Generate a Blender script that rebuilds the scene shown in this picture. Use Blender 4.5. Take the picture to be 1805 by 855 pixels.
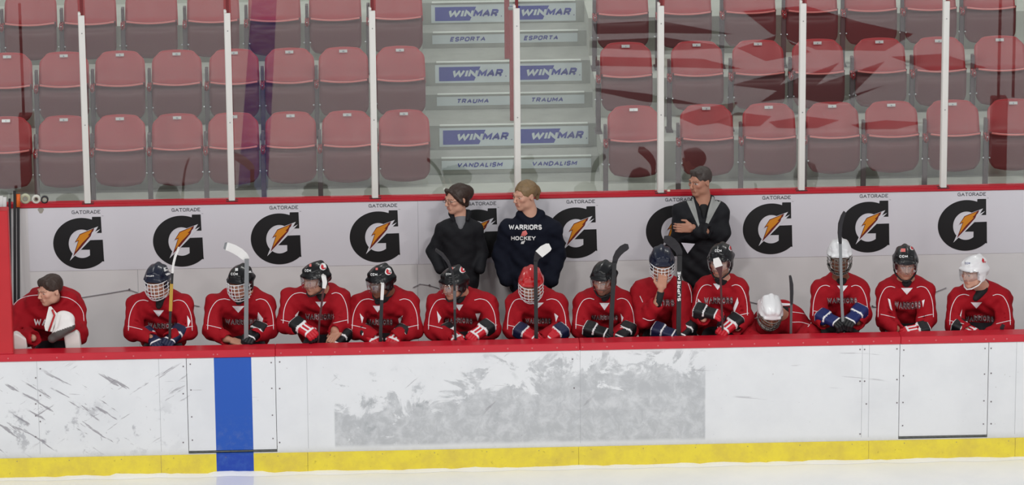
import bpy, math, random
import numpy as np
from mathutils import Vector, Matrix
from mathutils.bvhtree import BVHTree
from mathutils.geometry import tessellate_polygon

for o in list(bpy.data.objects):
    bpy.data.objects.remove(o)
scene = bpy.context.scene
COL = scene.collection
random.seed(4); RNG = np.random.default_rng(4)
PI = math.pi

# ------------------------------------------------------------------ camera
FPX, PITCH, YAW, ROLL = 7780.3, 0.26691, 0.03903, -0.0085
CPOS = np.array([-1.38182, -34.54665, 11.38039])
_F = np.array([math.sin(YAW)*math.cos(PITCH), math.cos(YAW)*math.cos(PITCH), -math.sin(PITCH)])
_R0 = np.array([math.cos(YAW), -math.sin(YAW), 0.0])
_U0 = np.cross(_R0, _F)
_R = _R0*math.cos(ROLL)+_U0*math.sin(ROLL)
_U = np.cross(_R, _F)
cd = bpy.data.cameras.new('camera'); cam = bpy.data.objects.new('camera', cd); COL.objects.link(cam)
cd.sensor_fit = 'HORIZONTAL'; cd.sensor_width = 36; cd.lens = 36*FPX/1805; cd.clip_end = 200; cd.clip_start = 0.5
mw = Matrix.Identity(4)
for i in range(3):
    mw[i][0] = _R[i]; mw[i][1] = _U[i]; mw[i][2] = -_F[i]; mw[i][3] = CPOS[i]
cam.matrix_world = mw
scene.camera = cam

# ------------------------------------------------------------------ light, exposure
scene.view_settings.view_transform = 'Standard'
scene.view_settings.look = 'None'
scene.view_settings.gamma = 1
scene.view_settings.use_curve_mapping = False
scene.view_settings.exposure = -0.27
w = bpy.data.worlds.new('arena_air'); scene.world = w; w.use_nodes = True
w.node_tree.nodes['Background'].inputs[0].default_value = (0.93, 0.96, 1.0, 1)
w.node_tree.nodes['Background'].inputs[1].default_value = 0.42
LAMP = 480.0
for ly in (-20.0, -8.5):
    for lx in (-9.5, -3.2, 3.2, 9.5):
        ld = bpy.data.lights.new('ceiling_lamp', 'AREA'); ld.shape = 'RECTANGLE'
        ld.size = 1.3; ld.size_y = 0.6; ld.energy = LAMP; ld.color = (1.0, 0.985, 0.95)
        lo = bpy.data.objects.new('ceiling_lamp', ld); COL.objects.link(lo); lo.location = (lx, ly, 10.0)
for lx in (-6.0, 0, 6.0):
    ld = bpy.data.lights.new('stand_lamp', 'AREA'); ld.shape = 'RECTANGLE'
    ld.size = 1.3; ld.size_y = 0.6; ld.energy = 110; ld.color = (1.0, 0.985, 0.95)
    lo = bpy.data.objects.new('ceiling_lamp', ld); COL.objects.link(lo); lo.location = (lx, 5.0, 8.5)

# ------------------------------------------------------------------ pixel <-> world
def ray(x, y):
    d = _F*FPX + _R*(x-902.5) - _U*(y-427.5)
    return d/np.linalg.norm(d)
def P(x, y, Y):
    d = ray(x, y); t = (Y-CPOS[1])/d[1]; return CPOS+d*t
def PZ(x, y, Z):
    d = ray(x, y); t = (Z-CPOS[2])/d[2]; return CPOS+d*t
def proj(p):
    d = np.asarray(p, float)-CPOS; z = d@_F
    return 902.5+FPX*(d@_R)/z, 427.5-FPX*(d@_U)/z
YG = 1.70          # plane of the glass behind the bench
def on_ice_in_glass(x, y):     # point of the ice whose mirror image in the glass is seen at a pixel
    p = PZ(x, y, 0.0); p = p.copy(); p[1] = 2*YG-p[1]; return p

# ------------------------------------------------------------------ tags
def tag(o, label=None, cat=None, group=None, kind=None):
    if label: o['label'] = label
    if cat: o['category'] = cat
    if group: o['group'] = group
    if kind: o['kind'] = kind
    return o
def empty(name, loc, label=None, cat=None, group=None, rz=0):
    o = bpy.data.objects.new(name, None); COL.objects.link(o); o.location = loc
    o.empty_display_size = .1; o.rotation_euler = (0, 0, rz)
    return tag(o, label, cat, group)

# ------------------------------------------------------------------ materials
def L(r, g, b):
    f = lambda c: ((c/255+.055)/1.055)**2.4 if c > 10 else c/255/12.92
    return (f(r), f(g), f(b), 1)
MATS = {}
def mat(name, col, rough=.5, metal=0., bump=0., bscale=60., var=0., vscale=4., spec=.5, coat=0.):
    if name in MATS: return MATS[name]
    m = bpy.data.materials.new(name); m.use_nodes = True; nt = m.node_tree
    b = nt.nodes['Principled BSDF']; b.inputs['Base Color'].default_value = col
    b.inputs['Roughness'].default_value = rough; b.inputs['Metallic'].default_value = metal
    b.inputs['Specular IOR Level'].default_value = spec; b.inputs['Coat Weight'].default_value = coat
    b.inputs['Coat Roughness'].default_value = .08
    tc = nt.nodes.new('ShaderNodeTexCoord')
    if var:
        n = nt.nodes.new('ShaderNodeTexNoise'); n.inputs['Scale'].default_value = vscale; n.inputs['Detail'].default_value = 5
        nt.links.new(tc.outputs['Object'], n.inputs['Vector'])
        mx = nt.nodes.new('ShaderNodeMix'); mx.data_type = 'RGBA'
        mx.inputs[6].default_value = tuple(c*(1-var) for c in col[:3])+(1,)
        mx.inputs[7].default_value = tuple(min(1, c*(1+var)) for c in col[:3])+(1,)
        nt.links.new(n.outputs['Fac'], mx.inputs[0]); nt.links.new(mx.outputs[2], b.inputs['Base Color'])
    if bump:
        n = nt.nodes.new('ShaderNodeTexNoise'); n.inputs['Scale'].default_value = bscale; n.inputs['Detail'].default_value = 3
        nt.links.new(tc.outputs['Object'], n.inputs['Vector'])
        bp = nt.nodes.new('ShaderNodeBump'); bp.inputs['Strength'].default_value = bump; bp.inputs['Distance'].default_value = .01
        nt.links.new(n.outputs['Fac'], bp.inputs['Height']); nt.links.new(bp.outputs[0], b.inputs['Normal'])
    MATS[name] = m; return m
def vcmat(name, rough=.6, spec=.4, bump=0., bscale=80.):
    if name in MATS: return MATS[name]
    m = mat(name, (1, 1, 1, 1), rough, 0, bump, bscale, spec=spec)
    a = m.node_tree.nodes.new('ShaderNodeAttribute'); a.attribute_name = 'Col'
    m.node_tree.links.new(a.outputs['Color'], m.node_tree.nodes['Principled BSDF'].inputs['Base Color'])
    return m
def clearmat(name, f0, tint=(1, 1, 1, 1), rough=0.0):
    m = bpy.data.materials.new(name); m.use_nodes = True; nt = m.node_tree; nt.nodes.clear()
    N = nt.nodes.new; lk = nt.links.new
    out = N('ShaderNodeOutputMaterial'); mx = N('ShaderNodeMixShader'); tr = N('ShaderNodeBsdfTransparent'); gl = N('ShaderNodeBsdfGlossy')
    tr.inputs[0].default_value = tint; gl.inputs['Roughness'].default_value = rough
    g = N('ShaderNodeNewGeometry'); d = N('ShaderNodeVectorMath'); d.operation = 'DOT_PRODUCT'
    lk(g.outputs['Normal'], d.inputs[0]); lk(g.outputs['Incoming'], d.inputs[1])
    def mth(op, a, b=None):
        n = N('ShaderNodeMath'); n.operation = op
        for i, v in enumerate((a, b)):
            if v is None: continue
            if isinstance(v, (int, float)): n.inputs[i].default_value = v
            else: lk(v, n.inputs[i])
        return n.outputs[0]
    c = mth('ABSOLUTE', d.outputs['Value']); c = mth('SUBTRACT', 1.0, c); c = mth('POWER', c, 5.0)
    c = mth('MULTIPLY', c, 1-f0); c = mth('ADD', c, f0)
    lk(c, mx.inputs[0]); lk(tr.outputs[0], mx.inputs[1]); lk(gl.outputs[0], mx.inputs[2]); lk(mx.outputs[0], out.inputs[0])
    MATS[name] = m; return m

# ------------------------------------------------------------------ meshes
def mesh_np(name, V, Q, m, parent=None, smooth=True, col=None, org=(0, 0, 0)):
    """V (n,3), Q either (k,4)/(k,3) array or list of lists"""
    V = np.asarray(V, np.float32)-np.asarray(org, np.float32)
    me = bpy.data.meshes.new(name)
    if isinstance(Q, np.ndarray):
        k, s = Q.shape
        me.vertices.add(len(V)); me.vertices.foreach_set('co', V.ravel())
        me.loops.add(k*s); me.loops.foreach_set('vertex_index', Q.astype(np.int32).ravel())
        me.polygons.add(k); me.polygons.foreach_set('loop_start', np.arange(0, k*s, s, dtype=np.int32))
        me.update(calc_edges=True)
    else:
        me.from_pydata(V.tolist(), [], Q); me.update()
    if smooth: me.polygons.foreach_set('use_smooth', np.ones(len(me.polygons), bool))
    if col is not None:
        a = me.color_attributes.new('Col', 'FLOAT_COLOR', 'POINT')
        c = np.ones((len(V), 4), np.float32); c[:, :3] = col[:, :3]; a.data.foreach_set('color', c.ravel())
    if m: me.materials.append(m)
    o = bpy.data.objects.new(name, me); COL.objects.link(o)
    if parent: o.parent = parent
    return o
class MB:
    def __init__(s): s.v = []; s.f = []
    def add(s, V, F):
        n = len(s.v); s.v += [tuple(map(float, p)) for p in V]; s.f += [[i+n for i in f] for f in F]; return s
    def box(s, a, b, R=None, c=None, bev=0.):
        x0, y0, z0 = a; x1, y1, z1 = b
        if bev:
            # chamfered box: 24 verts
            V = []; F = []
            cx = ((x0+x1)/2, (y0+y1)/2, (z0+z1)/2); h = ((x1-x0)/2, (y1-y0)/2, (z1-z0)/2)
            bev = min(bev, .45*min(abs(q) for q in h)*2)
            idx = {}
            for sx in (-1, 1):
                for sy in (-1, 1):
                    for sz in (-1, 1):
                        for ax in range(3):
                            q = [sx*h[0], sy*h[1], sz*h[2]]; sg = (sx, sy, sz)
                            for a2 in range(3):
                                if a2 != ax: q[a2] -= sg[a2]*bev
                            idx[(sx, sy, sz, ax)] = len(V); V.append([cx[i]+q[i] for i in range(3)])
            def quad(*k): F.append([idx[i] for i in k])
            for ax in range(3):
                o1, o2 = [i for i in range(3) if i != ax]
                for s0 in (-1, 1):
                    r = []
                    for (p, q) in ((-1, -1), (1, -1), (1, 1), (-1, 1)):
                        sg = [0, 0, 0]; sg[ax] = s0; sg[o1] = p; sg[o2] = q; r.append((*sg, ax))
                    if (s0 > 0) == (ax == 1): r.reverse()
                    quad(*r)
                # edges along axis ax
                for p in (-1, 1):
                    for q in (-1, 1):
                        def k(s0, a3):
                            sg = [0, 0, 0]; sg[ax] = s0; sg[o1] = p; sg[o2] = q; return (*sg, a3)
                        r = [k(-1, o1), k(1, o1), k(1, o2), k(-1, o2)]
                        if (p*q > 0) == (ax != 1): pass
                        else: r.reverse()
                        quad(*r)
            for sx in (-1, 1):
                for sy in (-1, 1):
                    for sz in (-1, 1):
                        r = [(sx, sy, sz, 0), (sx, sy, sz, 1), (sx, sy, sz, 2)]
                        if sx*sy*sz < 0: r.reverse()
                        quad(*r)
        else:
            V = [(x0, y0, z0), (x1, y0, z0), (x1, y1, z0), (x0, y1, z0), (x0, y0, z1), (x1, y0, z1), (x1, y1, z1), (x0, y1, z1)]
            F = [[0, 3, 2, 1], [4, 5, 6, 7], [0, 1, 5, 4], [1, 2, 6, 5], [2, 3, 7, 6], [3, 0, 4, 7]]
        if R is not None: V = [np.asarray(c)+R@(np.asarray(p)-np.asarray(c)) for p in V]
        return s.add(V, F)
    def tube(s, pts, r, n=8, cap=True, sx=1., sy=1.):
        pts = [np.asarray(p, float) for p in pts]; N = len(pts)
        rr = r if hasattr(r, '__len__') else [r]*N
        T = []
        for i in range(N):
            t = pts[min(i+1, N-1)]-pts[max(i-1, 0)]; T.append(t/(np.linalg.norm(t)+1e-9))
        up = np.array([0, 0, 1.]) if abs(T[0][2]) < .9 else np.array([0, 1., 0])
        V = []; a = np.cross(up, T[0]); a /= np.linalg.norm(a)
        for i in range(N):
            a = a-T[i]*(a@T[i]); a /= np.linalg.norm(a)+1e-9; b = np.cross(T[i], a)
            for k in range(n):
                q = 2*PI*k/n+PI/n; V.append(pts[i]+rr[i]*(a*math.cos(q)*sx+b*math.sin(q)*sy))
        F = [[i*n+k, i*n+(k+1) % n, (i+1)*n+(k+1) % n, (i+1)*n+k] for i in range(N-1) for k in range(n)]
        if cap: F += [list(range(n))[::-1], [(N-1)*n+k for k in range(n)]]
        return s.add(V, F)
    def prism(s, poly, y0, y1):       # polygon in XZ extruded along Y (y0 front)
        n = len(poly)
        V = [(x, y0, z) for x, z in poly]+[(x, y1, z) for x, z in poly]
        F = [[i, i+n, (i+1) % n+n, (i+1) % n] for i in range(n)]
        if n > 12:
            T = tessellate_polygon([[Vector((x, z, 0)) for x, z in poly]])
            sg = lambda t: (poly[t[1]][0]-poly[t[0]][0])*(poly[t[2]][1]-poly[t[0]][1])-(poly[t[2]][0]-poly[t[0]][0])*(poly[t[1]][1]-poly[t[0]][1])
            ar0 = sum(poly[i][0]*poly[(i+1) % n][1]-poly[(i+1) % n][0]*poly[i][1] for i in range(n))
            T = [list(t) if sg(t)*ar0 > 0 else list(t)[::-1] for t in T]
            F = T+[[i+n for i in t[::-1]] for t in T]+F
        else: F = [list(range(n)), list(range(2*n-1, n-1, -1))]+F
        ar = sum(poly[i][0]*poly[(i+1) % n][1]-poly[(i+1) % n][0]*poly[i][1] for i in range(n))
        if ar < 0: F = [f[::-1] for f in F]
        return s.add(V, F)
    def build(s, name, m, parent=None, smooth=False, org=(0, 0, 0)):
        return mesh_np(name, np.array(s.v), s.f, m, parent, smooth, org=org)
def struct(o, label=None): o['kind'] = 'structure'; return o

# block lettering built from strokes: cap height 1, x from 0
GL = {'A': (.86, [[(0, 0), (.43, 1), (.86, 0)], [(.17, .36), (.69, .36)]]), 'B': (.7, [[(.5, .53), (.7, .42), (.7, .12), (.52, 0), (0, 0), (0, 1), (.46, 1), (.64, .9), (.64, .63), (.5, .53), (0, .53)]]),
      'C': (.74, [[(.74, .76), (.56, 1), (.18, 1), (0, .8), (0, .2), (.18, 0), (.56, 0), (.74, .24)]]), 'D': (.74, [[(0, 0), (0, 1), (.44, 1), (.74, .74), (.74, .26), (.44, 0), (0, 0)]]),
      'E': (.62, [[(.62, 1), (0, 1), (0, 0), (.62, 0)], [(0, .52), (.52, .52)]]), 'F': (.6, [[(.6, 1), (0, 1), (0, 0)], [(0, .52), (.5, .52)]]),
      'G': (.78, [[(.76, .78), (.58, 1), (.2, 1), (0, .8), (0, .2), (.2, 0), (.78, 0), (.78, .46), (.42, .46)]]), 'H': (.74, [[(0, 0), (0, 1)], [(.74, 0), (.74, 1)], [(0, .5), (.74, .5)]]),
      'I': (.0, [[(0, 0), (0, 1)]]), 'K': (.72, [[(0, 0), (0, 1)], [(.7, 1), (.05, .45)], [(.25, .6), (.72, 0)]]), 'L': (.56, [[(0, 1), (0, 0), (.56, 0)]]),
      'M': (.92, [[(0, 0), (0, 1), (.46, .3), (.92, 1), (.92, 0)]]), 'N': (.74, [[(0, 0), (0, 1), (.74, 0), (.74, 1)]]), 'O': (.8, [[(.4, 1), (.18, 1), (0, .8), (0, .2), (.18, 0), (.62, 0), (.8, .2), (.8, .8), (.62, 1), (.4, 1)]]),
      'P': (.66, [[(0, 0), (0, 1), (.48, 1), (.66, .88), (.66, .6), (.48, .46), (0, .46)]]), 'R': (.72, [[(0, 0), (0, 1), (.5, 1), (.68, .88), (.68, .62), (.5, .48), (0, .48)], [(.42, .48), (.72, 0)]]),
      'S': (.68, [[(.66, .78), (.5, 1), (.16, 1), (0, .84), (0, .66), (.14, .54), (.54, .46), (.68, .34), (.68, .16), (.52, 0), (.16, 0), (0, .22)]]), 'T': (.74, [[(0, 1), (.74, 1)], [(.37, 1), (.37, 0)]]),
      'U': (.74, [[(0, 1), (0, .2), (.18, 0), (.56, 0), (.74, .2), (.74, 1)]]), 'V': (.82, [[(0, 1), (.41, 0), (.82, 1)]]), 'W': (1.16, [[(0, 1), (.27, 0), (.58, .82), (.89, 0), (1.16, 1)]]),
      'Y': (.8, [[(0, 1), (.4, .46), (.8, 1)], [(.4, .46), (.4, 0)]]), '0': (.6, [[(.3, 1), (.1, 1), (0, .85), (0, .15), (.1, 0), (.5, 0), (.6, .15), (.6, .85), (.5, 1), (.3, 1)]]), '1': (.2, [[(0, .8), (.2, 1), (.2, 0)]]),
      '2': (.6, [[(0, .8), (.12, 1), (.48, 1), (.6, .82), (.6, .62), (0, 0), (.62, 0)]]), '3': (.6, [[(0, .85), (.12, 1), (.48, 1), (.6, .85), (.6, .65), (.45, .53), (.25, .53)], [(.45, .53), (.6, .4), (.6, .15), (.48, 0), (.12, 0), (0, .15)]]),
      '4': (.62, [[(.46, 0), (.46, 1), (0, .32), (.62, .32)]]), '5': (.6, [[(.56, 1), (.05, 1), (.02, .55), (.45, .58), (.6, .42), (.6, .15), (.45, 0), (0, .06)]]), '6': (.6, [[(.5, 1), (.12, .8), (0, .4), (0, .15), (.14, 0), (.46, 0), (.6, .15), (.6, .4), (.46, .54), (.04, .5)]]),
      '7': (.6, [[(0, 1), (.6, 1), (.2, 0)]]), '8': (.6, [[(.3, .53), (.08, .63), (.08, .9), (.3, 1), (.52, .9), (.52, .63), (.3, .53), (0, .38), (0, .12), (.3, 0), (.6, .12), (.6, .38), (.3, .53)]]),
      '9': (.6, [[(.1, 0), (.48, .2), (.6, .6), (.6, .85), (.46, 1), (.14, 1), (0, .85), (0, .6), (.14, .46), (.58, .5)]]), ' ': (.3, [])}
_TX = {}
def stroke(V, F, pts, th):
    pts = [np.array(p, float) for p in pts]; q = [pts[0]]
    for a, c in zip(pts[:-1], pts[1:]):
        n = max(1, int(np.linalg.norm(c-a)/.3))
        for i in range(1, n+1): q.append(a+(c-a)*i/n)
    closed = np.linalg.norm(q[0]-q[-1]) < 1e-6
    b0 = len(V); N = len(q)
    for i in range(N):
        d0 = q[i]-q[i-1] if i > 0 else (q[-1]-q[-2] if closed else None)
        d1 = q[i+1]-q[i] if i < N-1 else (q[1]-q[0] if closed else None)
        if d0 is None: d0 = d1
        if d1 is None: d1 = d0
        d0 = d0/np.linalg.norm(d0); d1 = d1/np.linalg.norm(d1); n0 = np.array([-d0[1], d0[0]]); n1 = np.array([-d1[1], d1[0]])
        m = n0+n1; l = np.linalg.norm(m); m = n0 if l < .1 else m/l; k = min(1/max(.3, m@n0), 1.7)
        V.append(q[i]+m*k*th/2); V.append(q[i]-m*k*th/2)
    for i in range(N-1): F.append([b0+2*i, b0+2*i+1, b0+2*i+3, b0+2*i+2])
def text2d(s, th=.2, gap=.2, serif=0.):
    k = (s, th, gap, serif)
    if k in _TX: return _TX[k]
    V = []; F = []; x = 0
    for ch in s:
        wd, ls = GL[ch]; x0 = x+th/2
        f = lambda p: (x0+p[0], th/2+p[1]*(1-th))
        for l in ls:
            stroke(V, F, [f(p) for p in l], th)
            if serif:
                for e in (l[0], l[-1]):
                    if e[1] in (0, 1) and ch not in 'CGSO':
                        c = f(e); y = c[1]; stroke(V, F, [(c[0]-serif, y), (c[0]+serif, y)], th*.75)
        x += wd+th+gap
    V = np.array(V); V[:, 0] -= V[:, 0].min(); V[:, 1] = np.clip(V[:, 1], 0, 1); _TX[k] = (V, F); return V, F
def text_on_wall(s, x0, x1, z0, z1, Y, m, parent, name='lettering', bold=.2, shear=0., org=(0, 0, 0), serif=0.):
    V, F = text2d(s, bold, serif=serif); wx = V[:, 0].max()
    X = x0+(V[:, 0]/wx)*(x1-x0-shear*(z1-z0)) + shear*V[:, 1]*(z1-z0); Z = z0+V[:, 1]*(z1-z0)
    return mesh_np(name, np.stack([X, np.full_like(X, Y), Z], 1), F, m, parent, False, org=org)

# ------------------------------------------------------------------ implicit shapes
class Field:
    def __init__(s, lo, hi, h, fine=(), hf=None):
        """rectilinear grid; fine = list of (lo,hi) boxes whose axis ranges use hf"""
        ax = []
        for a in range(3):
            q = []; x = lo[a]
            while x < hi[a]:
                q.append(x); st = h
                for (fl, fh) in fine:
                    if fl[a]-h <= x <= fh[a]: st = hf
                x += st
            q.append(x); ax.append(np.array(q, np.float32))
        s.ax = ax; s.F = np.full([len(q) for q in ax], .2, np.float32)
    def _sl(s, lo, hi):
        sl = []
        for a in range(3):
            i = max(0, np.searchsorted(s.ax[a], lo[a])-1); j = min(len(s.ax[a]), np.searchsorted(s.ax[a], hi[a])+1)
            sl.append(slice(i, max(i, j)))
        return tuple(sl)
    def apply(s, fn, c, r, k=.02, mode='u', M=None):
        c = np.asarray(c, float)
        cw = c if M is None else M[0]@c+M[1]
        r = r+k+.012; sl = s._sl(cw-r, cw+r)
        if min(q.stop-q.start for q in sl) <= 0: return
        X = s.ax[0][sl[0]][:, None, None]; Y = s.ax[1][sl[1]][None, :, None]; Z = s.ax[2][sl[2]][None, None, :]
        if M is not None:
            R, t = M; X = X-t[0]; Y = Y-t[1]; Z = Z-t[2]
            X, Y, Z = (X*R[0, i]+Y*R[1, i]+Z*R[2, i] for i in range(3))
        d = fn(X, Y, Z).astype(np.float32); F = s.F[sl]
        if mode == 'u':
            if k > 0:
                hh = np.maximum(k-np.abs(F-d), 0)/k; s.F[sl] = np.minimum(F, d)-hh*hh*k*.25
            else: s.F[sl] = np.minimum(F, d)
        elif mode == 's':
            d = -d
            if k > 0:
                hh = np.maximum(k-np.abs(F-d), 0)/k; s.F[sl] = np.maximum(F, d)+hh*hh*k*.25
            else: s.F[sl] = np.maximum(F, d)
        elif mode == 'i': s.F[sl] = np.maximum(F, d)
    def rc(s, a, b, ra, rb, k=.02, mode='u', M=None):
        a = np.asarray(a, float); b = np.asarray(b, float); ab = b-a; l2 = ab@ab+1e-12
        def fn(X, Y, Z):
            x = X-a[0]; y = Y-a[1]; z = Z-a[2]
            t = np.clip((x*ab[0]+y*ab[1]+z*ab[2])/l2, 0, 1)
            return np.sqrt((x-t*ab[0])**2+(y-t*ab[1])**2+(z-t*ab[2])**2)-(ra+t*(rb-ra))
        s.apply(fn, (a+b)/2, math.sqrt(l2)/2+max(ra, rb), k, mode, M)
    def el(s, c, r, k=.02, mode='u', M=None):
        c = np.asarray(c, float)
        def fn(X, Y, Z):
            x = X-c[0]; y = Y-c[1]; z = Z-c[2]
            k0 = np.sqrt((x/r[0])**2+(y/r[1])**2+(z/r[2])**2)+1e-6
            k1 = np.sqrt((x/r[0]**2)**2+(y/r[1]**2)**2+(z/r[2]**2)**2)+1e-6
            return k0*(k0-1)/k1
        s.apply(fn, c, max(r), k, mode, M)
    def bx(s, c, h, rd, k=.02, mode='u', M=None):
        c = np.asarray(c, float)
        def fn(X, Y, Z):
            x = abs(X-c[0])-h[0]+rd; y = abs(Y-c[1])-h[1]+rd; z = abs(Z-c[2])-h[2]+rd
            return np.sqrt(np.maximum(x, 0)**2+np.maximum(y, 0)**2+np.maximum(z, 0)**2)+np.minimum(np.maximum(x, np.maximum(y, z)), 0)-rd
        s.apply(fn, c, float(np.linalg.norm(h)), k, mode, M)
    def disp(s, fn):
        X = s.ax[0][:, None, None]; Y = s.ax[1][None, :, None]; Z = s.ax[2][None, None, :]
        s.F += fn(X, Y, Z).astype(np.float32)
    def mesh(s):
        F = s.F; S = F < 0
        n = [q-1 for q in F.shape]
        c = np.zeros(n, np.int8)
        for i in (0, 1):
            for j in (0, 1):
                for k in (0, 1): c += S[i:i+n[0], j:j+n[1], k:k+n[2]]
        act = (c > 0) & (c < 8); I, J, K = np.nonzero(act)
        idx = np.full(n, -1, np.int32); idx[I, J, K] = np.arange(len(I))
        pos = np.zeros((len(I), 3)); cnt = np.zeros(len(I))
        for a in range(3):
            for u in (0, 1):
                for v in (0, 1):
                    o = [0, 0, 0]; o[(a+1) % 3] = u; o[(a+2) % 3] = v; p = list(o); p[a] = 1
                    fa = F[I+o[0], J+o[1], K+o[2]]; fb = F[I+p[0], J+p[1], K+p[2]]
                    m = (fa < 0) != (fb < 0); t = np.where(m, fa/np.where(m, fa-fb, 1), 0)
                    A = np.stack([s.ax[0][I+o[0]], s.ax[1][J+o[1]], s.ax[2][K+o[2]]], 1)
                    B = np.stack([s.ax[0][I+p[0]], s.ax[1][J+p[1]], s.ax[2][K+p[2]]], 1)
                    pos += np.where(m[:, None], A+t[:, None]*(B-A), 0); cnt += m
        pos /= cnt[:, None]
        Q = []
        for a in range(3):
            b, d = (a+1) % 3, (a+2) % 3
            s0 = [slice(None)]*3; s1 = [slice(None)]*3
            s0[a] = slice(0, -1); s1[a] = slice(1, None)
            for q in (b, d): s0[q] = slice(1, -1); s1[q] = slice(1, -1)
            A = S[tuple(s0)]; B = S[tuple(s1)]
            g = list(np.nonzero(A != B)); fl = A[tuple(g)]
            g[b] = g[b]+1; g[d] = g[d]+1
            def at(db, dd):
                q = list(g); q[b] = g[b]-db; q[d] = g[d]-dd; return idx[tuple(q)]
            q = np.stack([at(1, 1), at(0, 1), at(0, 0), at(1, 0)], 1)
            q[~fl] = q[~fl][:, ::-1]; Q.append(q)
        Q = np.concatenate(Q); Q = Q[(Q >= 0).all(1)]
        return pos.astype(np.float32), Q
def rotm(yaw, pit, roll=0):
    return np.array((Matrix.Rotation(-math.radians(yaw), 3, 'Z') @ Matrix.Rotation(math.radians(pit), 3, 'X') @ Matrix.Rotation(math.radians(roll), 3, 'Y')))
def unit(v): v = np.asarray(v, float); return v/np.linalg.norm(v)

# =====================================================================================
#                                    THE RINK
# =====================================================================================
CAPZ, KICKZ, WALLZ, FLOORZ = 1.066, .1754, 1.865, .36
def nodes(name):
    m = bpy.data.materials.new(name); m.use_nodes = True; nt = m.node_tree
    return m, nt, nt.nodes['Principled BSDF']
class NT:
    def __init__(s, nt): s.nt = nt
    def m(s, op, a, b=None, c=None, clamp=False):
        n = s.nt.nodes.new('ShaderNodeMath'); n.operation = op; n.use_clamp = clamp
        for i, v in enumerate((a, b, c)):
            if v is None: continue
            if isinstance(v, (int, float)): n.inputs[i].default_value = v
            else: s.nt.links.new(v, n.inputs[i])
        return n.outputs[0]
    def noise(s, vec, scale, detail=4, rough=.5, stretch=None, dist=0.):
        if stretch:
            mp = s.nt.nodes.new('ShaderNodeMapping'); mp.vector_type = 'TEXTURE'; mp.inputs['Scale'].default_value = tuple(1/q for q in stretch[0])
            mp.inputs['Rotation'].default_value = stretch[1]; s.nt.links.new(vec, mp.inputs['Vector']); vec = mp.outputs[0]
        n = s.nt.nodes.new('ShaderNodeTexNoise'); n.inputs['Scale'].default_value = scale; n.inputs['Detail'].default_value = detail
        n.inputs['Roughness'].default_value = rough; n.inputs['Distortion'].default_value = dist
        s.nt.links.new(vec, n.inputs['Vector']); return n.outputs['Fac']
    def ss(s, v, a, b):
        n = s.nt.nodes.new('ShaderNodeMapRange'); n.interpolation_type = 'SMOOTHSTEP'
        s.nt.links.new(v, n.inputs[0]); n.inputs[1].default_value = a; n.inputs[2].default_value = b
        return n.outputs[0]
    def mix(s, f, a, b):
        n = s.nt.nodes.new('ShaderNodeMix'); n.data_type = 'RGBA'
        if isinstance(f, float): n.inputs[0].default_value = f
        else: s.nt.links.new(f, n.inputs[0])
        for i, v in ((6, a), (7, b)):
            if isinstance(v, tuple): n.inputs[i].default_value = v
            else: s.nt.links.new(v, n.inputs[i])
        return n.outputs[2]
    def band(s, v, a, b, e=.01):
        return s.m('MULTIPLY', s.ss(v, a-e, a+e), s.m('SUBTRACT', 1.0, s.ss(v, b-e, b+e)))

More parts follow.
